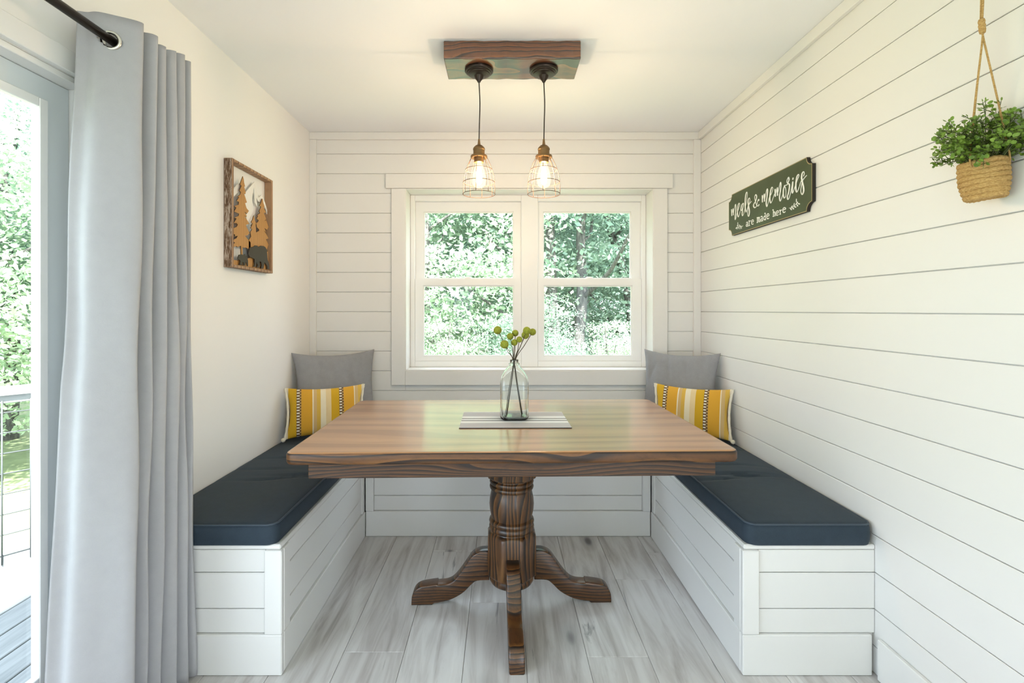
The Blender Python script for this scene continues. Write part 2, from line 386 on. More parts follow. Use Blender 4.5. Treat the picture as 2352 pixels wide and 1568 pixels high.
# left bench
r, P = bench('built_in_bench', 'white shiplap bench along the smooth wall, its end behind the grey curtain', XL, XA, Y1F, YB, None)
P('body', XL+.001, XA-T1, Y1F+T1, YB-.001, 0.001, HB-.018); P('seat_top', XL+.001, XA-.008, Y1F+.008, YB-.001, HB-.0175, HB, .004)
P('baseboard', XL+.001, XA-.0005, Y1F, Y1F+T1-.0005, .001, .142, .003); P('baseboard', XA-T1+.0005, XA, Y1F+.0205, YBF-.001, .001, .142, .003)
P('corner_stile', XA-.062, XA-.0005, Y1F, Y1F+T1-.0005, .143, HB-.018, .003); P('corner_stile', XA-T1+.0005, XA, Y1F+.0205, Y1F+.068, .143, HB-.018, .003)
P('corner_stile', XA-T1+.0005, XA-.004, YBF-.045, YBF-.001, .143, HB-.018, .003)
for a, b in zip(BZ, BZ[1:]):
    b2 = min(b, HB-.018)
    P('board', XL+.001, XA-.0625, Y1F+T1-T2, Y1F+T1-.0003, a+.0015, b2-.0015); P('board', XA-T1+.0003, XA-T1+T2, Y1F+.0685, YBF-.0455, a+.0015, b2-.0015)
# right bench
r, P = bench('built_in_bench', 'white shiplap bench against the long shiplap wall, facing the table', XB, XR, Y1F, YB, None)
P('body', XB+T1, XR-.001, Y1F+T1, YB-.001, 0.001, HB-.018); P('seat_top', XB+.008, XR-.001, Y1F+.008, YB-.001, HB-.0175, HB, .004)
P('baseboard', XB+.0005, XR-.017, Y1F, Y1F+T1-.0005, .001, .142, .003); P('baseboard', XB, XB+T1-.0005, Y1F+.0205, YBF-.001, .001, .142, .003)
P('corner_stile', XB+.0005, XB+.058, Y1F, Y1F+T1-.0005, .143, HB-.018, .003); P('corner_stile', XB, XB+T1-.0005, Y1F+.0205, Y1F+.068, .143, HB-.018, .003)
P('corner_stile', XB+.004, XB+T1-.0005, YBF-.045, YBF-.001, .143, HB-.018, .003)
for a, b in zip(BZ, BZ[1:]):
    b2 = min(b, HB-.018)
    P('board', XB+.0585, XR-.001, Y1F+T1-T2, Y1F+T1-.0003, a+.0015, b2-.0015); P('board', XB+T1-T2, XB+T1-.0003, Y1F+.0685, YBF-.0455, a+.0015, b2-.0015)
# back bench
r, P = bench('built_in_bench', 'white shiplap bench under the window, between the two side benches', XA, XB, YBF, YB, None)
P('body', XA+.001, XB-.001, YBF+T1, YB-.001, .001, HB-.018); P('seat_top', XA-.007, XB+.007, YBF+.008, YB-.001, HB-.0175, HB, .004)
P('baseboard', XA+.001, XB-.001, YBF, YBF+T1-.0005, .001, .142, .003)
P('corner_stile', XA+.001, XA+.045, YBF-.004, YBF+T1-.0005, .143, HB-.018, .003); P('corner_stile', XB-.045, XB-.001, YBF-.004, YBF+T1-.0005, .143, HB-.018, .003)
for a, b in zip([.142, .2275, .3546], [.2275, .3546, HB-.018]):
    P('board', XA+.0455, XB-.0455, YBF+T1-T2, YBF+T1-.0003, a+.0015, b-.0015)

# ---------------------------------------------------------------- seat cushions
def cushion(label, x0, x1, y0, y1, z0, z1, wr, droop=(0, 0)):
    root = tag(empty('seat_cushion', ((x0+x1)/2, (y0+y1)/2, z0)), label, 'cushion', 'navy bench cushions')
    w, d, h = x1-x0, y1-y0, z1-z0; nx, ny = 40, max(12, int(d/.012)); R = .016
    bm = bmesh.new(); g = []
    for j in range(ny+1):
        row = []
        for i in range(nx+1):
            u, v = i/nx*2-1, j/ny*2-1
            x, y = u*w/2, v*d/2
            e = min(1-abs(u), (1-abs(v))*d/w)*w/2
            z = h+.010*(1-u**4)*(1-v**8)-.004*max(0, 1-e/R)**2
            for (wx, wy, ang, L, amp) in wr:
                dx, dy = x-wx, y-wy; a = dx*math.cos(ang)+dy*math.sin(ang); b = -dx*math.sin(ang)+dy*math.cos(ang)
                z -= 1.9*amp*math.exp(-(a/L)**2-((b-.012*math.sin(a*16))/.010)**2)
            rc_ = .035; ca, cb = (abs(x)-(w/2-rc_))/rc_, (abs(y)-(d/2-rc_))/rc_
            if ca > 0 and cb > 0:                       # rounded plan corners
                x = math.copysign(w/2-rc_+rc_*ca*math.sqrt(1-cb*cb/2), x); y = math.copysign(d/2-rc_+rc_*cb*math.sqrt(1-ca*ca/2), y)
            row.append(bm.verts.new((x, y, z)))
        g.append(row)
    for j in range(ny):
        for i in range(nx): bm.faces.new((g[j][i], g[j][i+1], g[j+1][i+1], g[j+1][i]))
    rim = [g[0][i] for i in range(nx+1)]+[g[j][nx] for j in range(1, ny+1)]+[g[ny][i] for i in range(nx-1, -1, -1)]+[g[j][0] for j in range(ny-1, 0, -1)]
    prev = rim
    for k, (bul, zz) in enumerate(((.004, .75), (.006, .5), (.004, .2), (.0, .0))):
        cur = []
        for v in rim:
            ex, ey = max(0, abs(v.co.x)-(w/2-.035)), max(0, abs(v.co.y)-(d/2-.035)); s = Vector((math.copysign(ex, v.co.x), math.copysign(ey, v.co.y), 0)); s = s.normalized() if s.length else s
            cur.append(bm.verts.new((v.co.x+s.x*bul, v.co.y+s.y*bul, h*zz)))
        for k2 in range(len(rim)): bm.faces.new((prev[k2], prev[(k2+1) % len(rim)], cur[(k2+1) % len(rim)], cur[k2]))
        prev = cur
    rp = [v.co.copy()+Vector((0, 0, .001)) for v in rim]
    bm.faces.new(prev[::-1])
    autosmooth(obj('cushion_cover', bm, M['navy'], root), 55)
    bm = bmesh.new(); tube(bm, rp[::2], .0034, 6, True); obj('piping', bm, M['navy_piping'], root, True)
    return root
cushion('navy cushion on the bench along the smooth wall', XL+.012, -.787, 1.684, YB-.014, HB+.001, HB+.074,
        [(.05, -.30, .15, .16, .007), (.10, -.255, .05, .12, .006), (.0, .02, .2, .15, .006), (-.06, -.18, -.1, .14, .004), (.05, .25, .1, .14, .005)])
cushion('navy cushion on the bench against the long shiplap wall', .860, XR-.012, 1.684, YB-.014, HB+.001, HB+.076,
        [(-.04, -.24, -.12, .15, .008), (.03, -.275, -.2, .12, .007), (-.10, -.31, -.05, .10, .006), (-.05, -.12, -.15, .16, .006), (.0, .1, .1, .15, .005)])
cushion('navy cushion on the bench under the window', -.772, .848, 2.726, YB-.014, HB+.001, HB+.072, [(.2, .0, 1.2, .15, .005), (-.3, .0, 1.7, .15, .005)])

# ---------------------------------------------------------------- pillows
def pillow_mesh(w, h, t, n=44, wrinkle=.004, seed=1, pinch=.12):
    bm = bmesh.new(); r = random.Random(seed); W_ = [(r.uniform(-.8, .8), r.uniform(.35, .95), r.uniform(-.5, .5), r.uniform(.08, .2)) for _ in range(9)]
    sides = []
    for sgn in (-1, 1):
        g = []
        for j in range(n+1):
            row = []
            for i in range(n+1):
                u, v = math.sin((i/n-.5)*math.pi), math.sin((j/n-.5)*math.pi)
                x = w/2*u*(1-pinch*(1-v*v)*abs(u)**2); z = h/2*v*(1-pinch*(1-u*u)*abs(v)**2)
                th = t/2*max(0, (1-u*u)*(1-v*v))**.42
                for a, b, s, L in W_:
                    q = (u-a)-s*(v-b)
                    th -= wrinkle*math.exp(-(q/.05)**2-((v-b)/(L*2.2))**2)*(1-v*v)**.3*(1-u*u)**.3
                if sgn > 0 and (i in (0, n) or j in (0, n)): row.append(sides[0][j][i]); continue
                row.append(bm.verts.new((x, sgn*th, z)))
            g.append(row)
        sides.append(g)
        for j in range(n):
            for i in range(n):
                q = (g[j][i], g[j][i+1], g[j+1][i+1], g[j+1][i])
                bm.faces.new(q if sgn < 0 else q[::-1])
    return bm
def pillow(name, label, cat, w, h, t, mat, base, yaw, tilt, seed, wr=.004):
    root = tag(empty(name, base), label, cat, 'pillows in the bench corners'); root.rotation_euler = (math.radians(tilt), 0, math.radians(yaw))
    o = obj('pillow_cover', pillow_mesh(w, h, t, wrinkle=wr, seed=seed), mat, root, True, (0, 0, h/2)); return root
ZS = HB+.094
pillow('throw_pillow', 'large plain grey pillow standing in the corner by the smooth wall', 'pillow', .505, .485, .125, M['greyfab'], (-1.000, 2.962, ZS-.008), 33, -9, 3, .009)
pillow('throw_pillow', 'large plain grey pillow standing in the corner of the two shiplap walls', 'pillow', .475, .485, .120, M['greyfab'], (1.072, 2.955, ZS-.008), -41, -8, 8, .010)
# striped lumbar fabric: stripes along the pillow's own width
t = NT('striped_yellow_weave'); tc = t.n('ShaderNodeTexCoord'); sx = t.n('ShaderNodeSeparateXYZ'); t.l(tc.outputs['Object'], sx.inputs[0])
LW = .43
u = t.math('ADD', t.math('DIVIDE', sx.outputs[0], LW), .5); vz = sx.outputs[2]
gold, amber, cream, tan, brown, sand = (.62, .36, .012), (.68, .35, .03), (.80, .72, .55), (.55, .36, .16), (.10, .05, .025), (.74, .58, .34)
st = t.ramp(u, [(0, cream), (.035, gold), (.135, brown), (.195, amber), (.33, cream), (.345, tan), (.385, gold), (.43, cream), (.50, sand), (.565, gold), (.665, brown), (.725, amber), (.86, cream), (.875, tan), (.915, gold), (.965, cream)], 'CONSTANT')
isb = t.ramp(u, [(0, 0.0), (.140, 1.0), (.172, 0.0), (.670, 1.0), (.702, 0.0)], 'CONSTANT')
dash = t.math('GREATER_THAN', t.math('FRACT', t.math('MULTIPLY', vz, 62.0)), .52)
st = t.mix(t.math('MULTIPLY', isb, dash), st, (.82, .78, .68))
isb2 = t.ramp(u, [(0, 0.0), (.175, 1.0), (.195, 0.0), (.705, 1.0), (.725, 0.0)], 'CONSTANT')
st = t.mix(t.math('MULTIPLY', t.math('MULTIPLY', isb2, t.math('LESS_THAN', t.math('FRACT', t.math('MULTIPLY', vz, 62.0)), .45)), .8), st, tan)
ist = t.ramp(u, [(0, 0.0), (.345, 1.0), (.43, 0.0), (.50, .6), (.565, 0.0), (.875, 1.0), (.965, 0.0)], 'CONSTANT')
zig = t.math('GREATER_THAN', t.math('FRACT', t.math('MULTIPLY', t.math('ADD', vz, t.math('PINGPONG', sx.outputs[0], .006)), 130.0)), .55)
st = t.mix(t.math('MULTIPLY', t.math('MULTIPLY', ist, zig), .5), st, (.78, .60, .30))
wv = t.noise(t.coord(), 420, 2, .7); t.color(t.mix(t.math('MULTIPLY', wv, .35), st, t.mix(.5, st, (.4, .25, .02)))); t.set(Roughness=.9); t.bump(wv, .3, .002)
M['stripe'] = t.m
def lumbar(label, base, yaw, tilt, seed):
    root = pillow('lumbar_pillow', label, 'pillow', LW, .285, .105, M['stripe'], base, yaw, tilt, seed, .003)
    w, h = LW, .285
    for s in (-1, 1):
        pts = []
        for k in range(21):
            v = math.sin((k/20-.5)*math.pi); pts.append((s*(w/2*(1-.075*(1-v*v))+.001), 0, h/2+h/2*v))
        bm = tubebm(pts, [.007+.0012*math.sin(k*2.3) for k in range(21)], 10); obj('end_trim', bm, M['cream'], root, True)
        for v in (-1,):
            bm = bmesh.new(); bmesh.ops.create_icosphere(bm, subdivisions=2, radius=.0125)
            for q in bm.verts: q.co *= 1+.06*math.sin(q.co.x*900+q.co.z*700)
            obj('corner_pompom', bm, M['cream'], root, True, (s*(w/2+.008), 0, h/2+v*(h/2+.002)))
    return root
lumbar('small yellow striped lumbar pillow leaning on the grey pillow by the smooth wall', (-1.005, 2.775, ZS+.004), 22, -12, 5)
lumbar('small yellow striped lumbar pillow leaning on the grey pillow by the shiplap corner', (1.085, 2.775, ZS+.004), -33, -12, 6)

# ---------------------------------------------------------------- pedestal table
TX, TY, TZ = .034, 2.118, .793
table = tag(empty('pedestal_table', (TX, TY, 0), math.radians(1.3)), 'dark oak pedestal table with a thick rectangular top and four scrolled feet', 'table')
TW, TD = 1.553, .962
def rrect(w, d, r, n=6):
    out = []
    for cx, cy, a0 in ((w/2-r, d/2-r, 0), (-w/2+r, d/2-r, 90), (-w/2+r, -d/2+r, 180), (w/2-r, -d/2+r, 270)):
        for k in range(n+1): a = math.radians(a0+90*k/n); out.append((cx+r*math.cos(a), cy+r*math.sin(a)))
    return out
bm = bmesh.new(); rings = []
for ins, z in ((.010, TZ-.042), (.003, TZ-.039), (0, TZ-.032), (0, TZ-.010), (.003, TZ-.003), (.010, TZ)):
    rings.append([bm.verts.new((x, y, z)) for x, y in rrect(TW-2*ins, TD-2*ins, .035-ins*.5)])
n = len(rings[0])
for a, b in zip(rings, rings[1:]):
    for k in range(n): bm.faces.new((a[k], a[(k+1) % n], b[(k+1) % n], b[k]))
bm.faces.new(rings[0][::-1]); topf = bm.faces.new(rings[-1])
o = obj('tabletop', bm, M['table_edge'], table); o.data.materials.append(M['table_top'])
for p in o.data.polygons:
    p.use_smooth = len(p.vertices) == 4
    if p.normal.z > .6: p.material_index = 1
AZ0, AZ1 = TZ-.100, TZ-.0425; AW, AD = TW-.135, TD-.085
for nm, q in (('apron', (-AW/2, AW/2, -AD/2, -AD/2+.022)), ('apron', (-AW/2, AW/2, AD/2-.022, AD/2)), ('apron', (-AW/2, -AW/2+.022, -AD/2+.0225, AD/2-.0225)), ('apron', (AW/2-.022, AW/2, -AD/2+.0225, AD/2-.0225))):
    B(nm, *q, AZ0, AZ1, M['table_apron'], table, .003)
AP = .1035
def octshape(r, q, i):
    f = octf[i]
    a = ((q+math.pi/2+math.pi/8) % (math.pi/4))-math.pi/8
    return r*(1-f)+f*min(r/math.cos(a), r*1.082)
prof = []; octf = []
def ring(z, r, f=0.0): prof.append((r, z)); octf.append(f)
for z, r, f in [(.085, .060, 0), (.087, .082, 0), (.092, .090, 0), (.102, .096, 0), (.112, .0965, 0), (.120, .094, 0), (.123, .095, .5), (.130, AP-.002, .9), (.136, AP, 1), (.300, AP, 1), (.306, AP-.002, .85), (.313, .099, .25), (.316, .0945, 0),
                (.320, .093, 0), (.326, .0975, 0), (.333, .0985, 0), (.340, .097, 0), (.345, .093, 0), (.349, .0965, 0), (.356, .0985, 0), (.364, .0965, 0), (.368, .091, 0), (.372, .088, 0),
                (.385, .091, 0), (.405, .0955, 0), (.430, .0975, 0), (.455, .0955, 0), (.475, .0915, 0), (.490, .0885, 0), (.494, .0885, 0), (.499, .0945, 0), (.506, .0965, 0), (.513, .0945, 0), (.517, .0905, 0),
                (.521, .0945, 0), (.528, .0965, 0), (.535, .0945, 0), (.539, .090, 0), (.543, .090, 0), (.546, .097, .4), (.550, AP-.002, .9), (.556, AP, 1), (TZ-.043, AP, 1)]: ring(z, r, f)
autosmooth(obj('pedestal_column', lathe(prof, 64, octshape), M['table_base'], table, False, (.012, .002, 0)), 40)
LEG = [(.098, .231), (.138, .228), (.170, .211), (.196, .176), (.225, .135), (.254, .1035), (.283, .090), (.321, .0865)]
LEG = [tuple(p) for p in smooth_pts([(*p, 0) for p in LEG], 4)]; LEG = [(p[0], p[1]) for p in LEG]
TIP = [(p[0], p[1]) for p in smooth_pts([(.322, .0915, 0), (.353, .0875, 0), (.394, .080, 0), (.417, .066, 0), (.431, .040, 0), (.434, .012, 0)], 4)]
BOT = [(.434, .001), (.345, .001), (.335, .009)]+[(p[0], p[1]) for p in smooth_pts([(.320, .010, 0), (.266, .022, 0), (.213, .050, 0), (.173, .088, 0), (.149, .102, 0), (.098, .1045, 0)], 4)]
for k in range(4):
    bm = prism([(x, -.0285, z) for x, z in LEG+TIP+BOT], (0, .057, 0))
    ed = [e for e in bm.edges if len(e.link_faces) == 2 and abs(abs(e.link_faces[0].normal.y)-abs(e.link_faces[1].normal.y)) > .5]
    bmesh.ops.recalc_face_normals(bm, faces=bm.faces[:])
    bmesh.ops.bevel(bm, geom=ed, offset=.006, segments=2, affect='EDGES', profile=.5)
    lg = autosmooth(obj('leg', bm, M['table_leg'], table), 45); lg.rotation_euler = (0, 0, math.pi/2*k); lg.location = (.012, .002, 0)

# runner mat
t = NT('striped_mat'); tc = t.n('ShaderNodeTexCoord'); sx = t.n('ShaderNodeSeparateXYZ'); t.l(tc.outputs['Object'], sx.inputs[0])
u = t.math('ADD', t.math('DIVIDE', sx.outputs[1], .306), .5)
wh, gy, bk = (.82, .82, .83), (.50, .49, .52), (.03, .03, .035)
st = t.ramp(u, [(0, bk), (.014, wh), (.03, gy), (.27, wh), (.40, bk), (.435, wh), (.52, bk), (.555, wh), (.70, gy), (.97, wh)], 'CONSTANT')
wv = t.noise(t.coord((1, 1, 1)), 500, 2, .7); t.color(t.mix(t.math('MULTIPLY', wv, .25), st, t.mix(.5, st, (.6, .6, .6)))); t.set(Roughness=.9); t.bump(wv, .3, .002)
mat = obj('placemat', boxbm(-.2295, .2295, -.153, .153, 0, .003, .0012), t.m); mat.location = (px_y(1181, 967, 2.11).x, 2.112, TZ+.0006); mat.rotation_euler = (0, 0, math.radians(.6))
tag(mat, 'white and grey cloth mat with thin black stripes under the glass bottle', 'placemat')

# ---------------------------------------------------------------- glass bottle and flowers
BX, BY, BZ0 = px_y(1181, 900, 2.135).x, 2.135, TZ+.0042
def sqshape(p):
    def f(r, q, i):
        e = p[i]; c, s = abs(math.cos(q)), abs(math.sin(q))
        return r/((c**e+s**e)**(1/e))
    return f
outer = [(.040, 0, 5), (.052, .001, 6), (.059, .006, 6), (.0625, .014, 6), (.0625, .06, 6), (.0625, .12, 6), (.0625, .160, 6), (.060, .176, 5), (.0535, .192, 4), (.043, .208, 3.2), (.031, .222, 2.6), (.0225, .231, 2.2), (.0195, .235, 2),
         (.0235, .237, 2), (.0240, .240, 2), (.0200, .243, 2), (.0182, .246, 2), (.0185, .2565, 2), (.0180, .2585, 2)]
inner = [(.0158, .2585, 2), (.0155, .246, 2), (.0158, .236, 2), (.0195, .230, 2.2), (.028, .221, 2.6), (.040, .207, 3.2), (.0505, .191, 4), (.057, .175, 5), (.0593, .160, 6), (.0593, .12, 6), (.0593, .06, 6), (.0590, .018, 6), (.053, .009, 6), (.030, .0075, 5)]
pr = outer+inner
bm = lathe([(r, z) for r, z, e in pr], 64, sqshape([e for r, z, e in pr]))
bot = obj('glass_bottle', bm, M['glass'], None, True, (BX, BY, BZ0)); bot.rotation_euler = (0, 0, math.radians(0))
tag(bot, 'clear square glass bottle holding flowers on the table', 'bottle')
M['stem'] = plain('flower_stem', (.065, .048, .02), .6)
t = NT('billy_ball'); vo = t.n('ShaderNodeTexVoronoi'); vo.inputs['Scale'].default_value = 300; t.l(t.coord(), vo.inputs['Vector'])
t.color(t.ramp(vo.outputs['Distance'], [(0, (.36, .38, .045)), (.5, (.26, .29, .025)), (1, (.10, .12, .01))])); t.set(Roughness=.9); t.bump(vo.outputs['Distance'], -.8, .004); M['ball'] = t.m
balls = [(1143, 758, 9.6, .0, -1), (1158.6, 790.6, 9.5, -.03, 1), (1171.7, 772.2, 7.8, .02, -.7), (1183.4, 764.8, 7.7, .03, .1), (1181.5, 786.3, 7.5, -.02, -.35), (1192.9, 779.4, 7, .01, .35), (1206.7, 769.3, 9, .02, .9), (1210, 759, 8.8, -.01, 1.05), (1223.2, 762.2, 8.2, .0, .75)]
LAY = [4, -4, 1, 3, -1, -2, 0, -3, 2]           # each stem keeps its own depth layer through the neck
for i, (px, py, rr, dy, b) in enumerate(balls):
    f = tag(empty('billy_ball_flower', (BX, BY, BZ0)), 'green-yellow round billy ball flower on a thin dark stem in the glass bottle', 'flower', 'billy ball flowers in the bottle')
    L_ = LAY[i]; rad = rr*BY/F; q = random.Random(i+3)
    top = px_y(px, py, BY+L_*.011)-Vector((BX, BY, BZ0))
    ym = L_*.0026; xl = math.sqrt(max(0, .0118**2-ym*ym)); mid = Vector((max(-xl, min(xl, -.006+.012*i/8)), ym, .257))
    foot = Vector((q.uniform(.030, .042)*(1 if i in (0, 1, 4, 2) else -1), L_*.008, .012))
    d = (top-mid).normalized()
    pts = smooth_pts([foot, foot.lerp(mid, .55), mid, mid.lerp(top, .5)+Vector((q.uniform(-.004, .004), 0, 0)), top-d*rad*.8], 5)
    obj('stem', tubebm(pts, [.0016]*len(pts), 7), M['stem'], f, True)
    bm = bmesh.new(); bmesh.ops.create_icosphere(bm, subdivisions=3, radius=rad)
    for v in bm.verts: v.co *= 1+.05*math.sin(v.co.x*500+i)*math.sin(v.co.y*430)*math.sin(v.co.z*470+i)
    obj('flower_head', bm, M['ball'], f, True, top)

# ---------------------------------------------------------------- pendant light
LX_, LY_ = .048, 2.187
lamp = tag(empty('pendant_light', (LX_, LY_, ZC)), 'reclaimed wood beam ceiling light with two wire cage pendants', 'ceiling light')
zb = -.0785
bm = boxbm(-.297, .297, -.095, .095, zb, -.0005, .004, 2)
bmesh.ops.subdivide_edges(bm, edges=[e for e in bm.edges if e.calc_length() > .4], cuts=40)
for v in bm.verts:
    v.co.y += .0012*math.sin(v.co.x*41)+.0010*math.sin(v.co.x*97+1); v.co.z += (.0010*math.sin(v.co.x*53+2) if v.co.z < -.04 else 0)
obj('beam', bm, M['beam'], lamp)
M['core'] = emit('glowing_filament', (1, .74, .50), 235)
def bulb_mat():
    m = bpy.data.materials.new('lit_bulb_glass'); m.use_nodes = True; t = m.node_tree; t.nodes.clear()
    o = t.nodes.new('ShaderNodeOutputMaterial'); tr = t.nodes.new('ShaderNodeBsdfTransparent'); em = t.nodes.new('ShaderNodeEmission')
    tr.inputs[0].default_value = (1, .93, .82, 1); em.inputs[0].default_value = (1, .72, .40, 1); em.inputs[1].default_value = 1.3
    mx = t.nodes.new('ShaderNodeMixShader'); mx.inputs[0].default_value = .32
    t.links.new(tr.outputs[0], mx.inputs[1]); t.links.new(em.outputs[0], mx.inputs[2]); t.links.new(mx.outputs[0], o.inputs[0]); return m
M['bulb'] = bulb_mat()
for cx, sway in ((-.148, .003), (.145, -.002)):
    def L(z): return z-ZC
    cp = obj('canopy', lathe([(.064, zb-.0005), (.0645, zb-.008), (.061, zb-.013), (.055, zb-.0145), (.054, zb-.018), (.049, zb-.020), (.047, zb-.024), (.041, zb-.026), (.038, zb-.027), (.022, zb-.030), (.019, zb-.040), (.010, zb-.050), (.006, zb-.058)][::-1], 40), M['bronze'], lamp, False, (cx, 0, 0)); autosmooth(cp, 30)
    pts = smooth_pts([(cx, 0, zb-.055), (cx+.004, 0, zb-.15), (cx+.002, 0, zb-.24), (cx+sway*0, 0, L(2.028))], 6)
    obj('cord', tubebm(pts, .0026, 8), M['cord'], lamp, True)
    so = obj('socket', lathe([(.001, L(2.048)), (.004, L(2.046)), (.006, L(2.028)), (.0075, L(2.020)), (.016, L(2.016)), (.024, L(2.008)), (.0272, L(2.002)), (.0272, L(1.997)), (.0258, L(1.995)), (.0258, L(1.974)), (.0275, L(1.972)), (.022, L(1.971)), (.0215, L(1.940)), (.017, L(1.938))], 36), M['brass'], lamp, False, (cx, 0, 0)); autosmooth(so, 30)
    co = obj('cage_collar', lathe([(.0275, L(1.972)), (.036, L(1.9715)), (.0375, L(1.969)), (.0375, L(1.962)), (.0355, L(1.960)), (.0275, L(1.961))], 36), M['brass'], lamp, False, (cx, 0, 0)); autosmooth(co, 30)
    cage = [(.0365, 1.961), (.047, 1.940), (.060, 1.907), (.068, 1.875), (.0715, 1.848), (.073, 1.822), (.0728, 1.797)]
    for r_, z_ in ((.0602, 1.907), (.0712, 1.850), (.0728, 1.797)):
        obj('cage_ring', tubebm(ring_pts((0, 0, L(z_)), r_, 36), .0014, 6, True), M['wire'], co, True)
    for k in range(8):
        a = math.pi/8+k*math.pi/4+.25
        pts = smooth_pts([(r_*math.cos(a), r_*math.sin(a), L(z_)) for r_, z_ in cage], 3)
        obj('cage_rib', tubebm(pts, .0012, 6), M['wire'], co, True)
    bp = [(.012, L(1.945)), (.0135, L(1.932)), (.019, L(1.918)), (.026, L(1.898)), (.0305, L(1.876)), (.0315, L(1.860)), (.029, L(1.844)), (.022, L(1.832)), (.011, L(1.826)), (.001, L(1.8245))]
    bu = obj('bulb', lathe(bp[::-1], 32), M['bulb'], lamp, True, (cx, 0, 0))
    fp = [(.002, L(1.925)), (.008, L(1.915)), (.012, L(1.895)), (.0145, L(1.875)), (.0145, L(1.862)), (.011, L(1.846)), (.003, L(1.838))]
    obj('filament', lathe(fp[::-1], 20), M['core'], bu, True)

# ---------------------------------------------------------------- curtain and rod
RX, RZ = -1.130, 2.054
rod = tag(empty('curtain_rod', (RX, 1.66, RZ)), 'dark bronze curtain rod above the patio door', 'curtain rod')
obj('rod', tubebm([(0, -2.6, 0), (0, 0, 0)], .0125, 16), M['bronze'], rod, True)
obj('finial', lathe([(.001, -.02), (.014, -.018), (.018, 0), (.014, .018), (.001, .02)], 20), M['bronze'], rod, True, (0, .012, 0))
obj('bracket', tubebm([(XL-RX+.001, -.02, -.02), (XL-RX+.03, -.02, -.02), (0, -.02, -.016)], .006, 8), M['bronze'], rod, True)
cur = tag(empty('curtain', (RX, 1.50, 0)), 'light grey grommet curtain gathered at the edge of the patio door', 'curtain')
topP = [(-1.198, 1.366), (-1.178, 1.377), (-1.150, 1.380), (-1.112, 1.404), (-1.078, 1.428), (-1.070, 1.446), (-1.100, 1.458), (-1.185, 1.462), (-1.190, 1.472), (-1.10, 1.478), (-1.066, 1.487), (-1.075, 1.500), (-1.19, 1.505), (-1.19, 1.514), (-1.09, 1.519), (-1.067, 1.530), (-1.08, 1.541), (-1.19, 1.545), (-1.19, 1.555), (-1.09, 1.558), (-1.064, 1.570), (-1.075, 1.583), (-1.19, 1.588), (-1.19, 1.598), (-1.09, 1.601), (-1.064, 1.614), (-1.075, 1.626), (-1.19, 1.63), (-1.19, 1.640), (-1.10, 1.642), (-1.063, 1.652), (-1.075, 1.664)]
midP = [(-1.215, 1.338), (-1.191, 1.352), (-1.160, 1.346), (-1.112, 1.378), (-1.076, 1.410), (-1.072, 1.430), (-1.12, 1.446), (-1.19, 1.452), (-1.19, 1.462), (-1.12, 1.468), (-1.083, 1.482), (-1.09, 1.496), (-1.19, 1.502), (-1.19, 1.512), (-1.10, 1.518), (-1.068, 1.535), (-1.08, 1.549), (-1.19, 1.553), (-1.19, 1.563), (-1.10, 1.566), (-1.064, 1.582), (-1.075, 1.597), (-1.19, 1.600), (-1.19, 1.608), (-1.10, 1.610), (-1.066, 1.622), (-1.075, 1.634), (-1.19, 1.637), (-1.19, 1.645), (-1.10, 1.647), (-1.066, 1.658), (-1.075, 1.668)]
botP = [(-1.236, 1.290), (-1.209, 1.311), (-1.172, 1.302), (-1.110, 1.346), (-1.066, 1.376), (-1.064, 1.398), (-1.13, 1.430), (-1.20, 1.440), (-1.20, 1.452), (-1.14, 1.460), (-1.094, 1.474), (-1.10, 1.488), (-1.20, 1.496), (-1.20, 1.508), (-1.13, 1.516), (-1.090, 1.532), (-1.10, 1.546), (-1.20, 1.552), (-1.20, 1.562), (-1.12, 1.566), (-1.076, 1.584), (-1.085, 1.600), (-1.20, 1.604), (-1.20, 1.612), (-1.12, 1.616), (-1.068, 1.632), (-1.075, 1.644), (-1.20, 1.648), (-1.20, 1.655), (-1.12, 1.657), (-1.064, 1.664), (-1.052, 1.674)]
A, Bm, Cb = [smooth_pts([(x, y, 0) for x, y in P_], 6) for P_ in (topP, midP, botP)]
ZT, ZB = 2.118, .012; NZ = 70
bm = bmesh.new(); rows = []
zlist = sorted([ZT+(ZB-ZT)*j/NZ for j in range(NZ+1) if not 2.015 < ZT+(ZB-ZT)*j/NZ < 2.085]+[2.018+.064*k/26 for k in range(27)], reverse=True)
for j, z in enumerate(zlist):
    s = (z-ZT)/(ZB-ZT)
    wa = max(0, 1-s/.5); wc = max(0, (s-.45)/.55)**1.2; wb = 1-wa-wc if s >= .0 else 0
    if s < .5: wc = max(0, (s-.45)/.55)**1.2; wb = 1-wa-wc
    row = []
    for i in range(len(A)):
        p = A[i]*wa+Bm[i]*wb+Cb[i]*wc
        amp = .0035*math.sin(s*math.pi)
        p = p+Vector((amp*math.sin(z*7+i*.11), amp*math.sin(z*9.5+i*.17+1), 0))
        zz = z+(.010*math.sin(i*.05) if j == 0 else 0)
        row.append(bm.verts.new((p.x-RX, p.y-1.50, zz)))
    rows.append(row)
for a, b in zip(rows, rows[1:]):
    for i in range(len(a)-1): bm.faces.new((a[i], a[i+1], b[i+1], b[i]))
gc = Vector((RX+.003, 1.3935, RZ-.004)); nrm = Vector((.36, -.93, 0)).normalized()
hole = [f for f in bm.faces if (f.calc_center_median()+Vector((RX, 1.50, 0))-gc).length < .0225 or ((f.calc_center_median().x)**2+(f.calc_center_median().z-RZ)**2 < .0185**2)]
bmesh.ops.delete(bm, geom=hole, context='FACES')
o = obj('curtain_panel', bm, M['curtain'], cur, True)
sol = o.modifiers.new('thickness', 'SOLIDIFY'); sol.thickness = .0025; sol.offset = 0
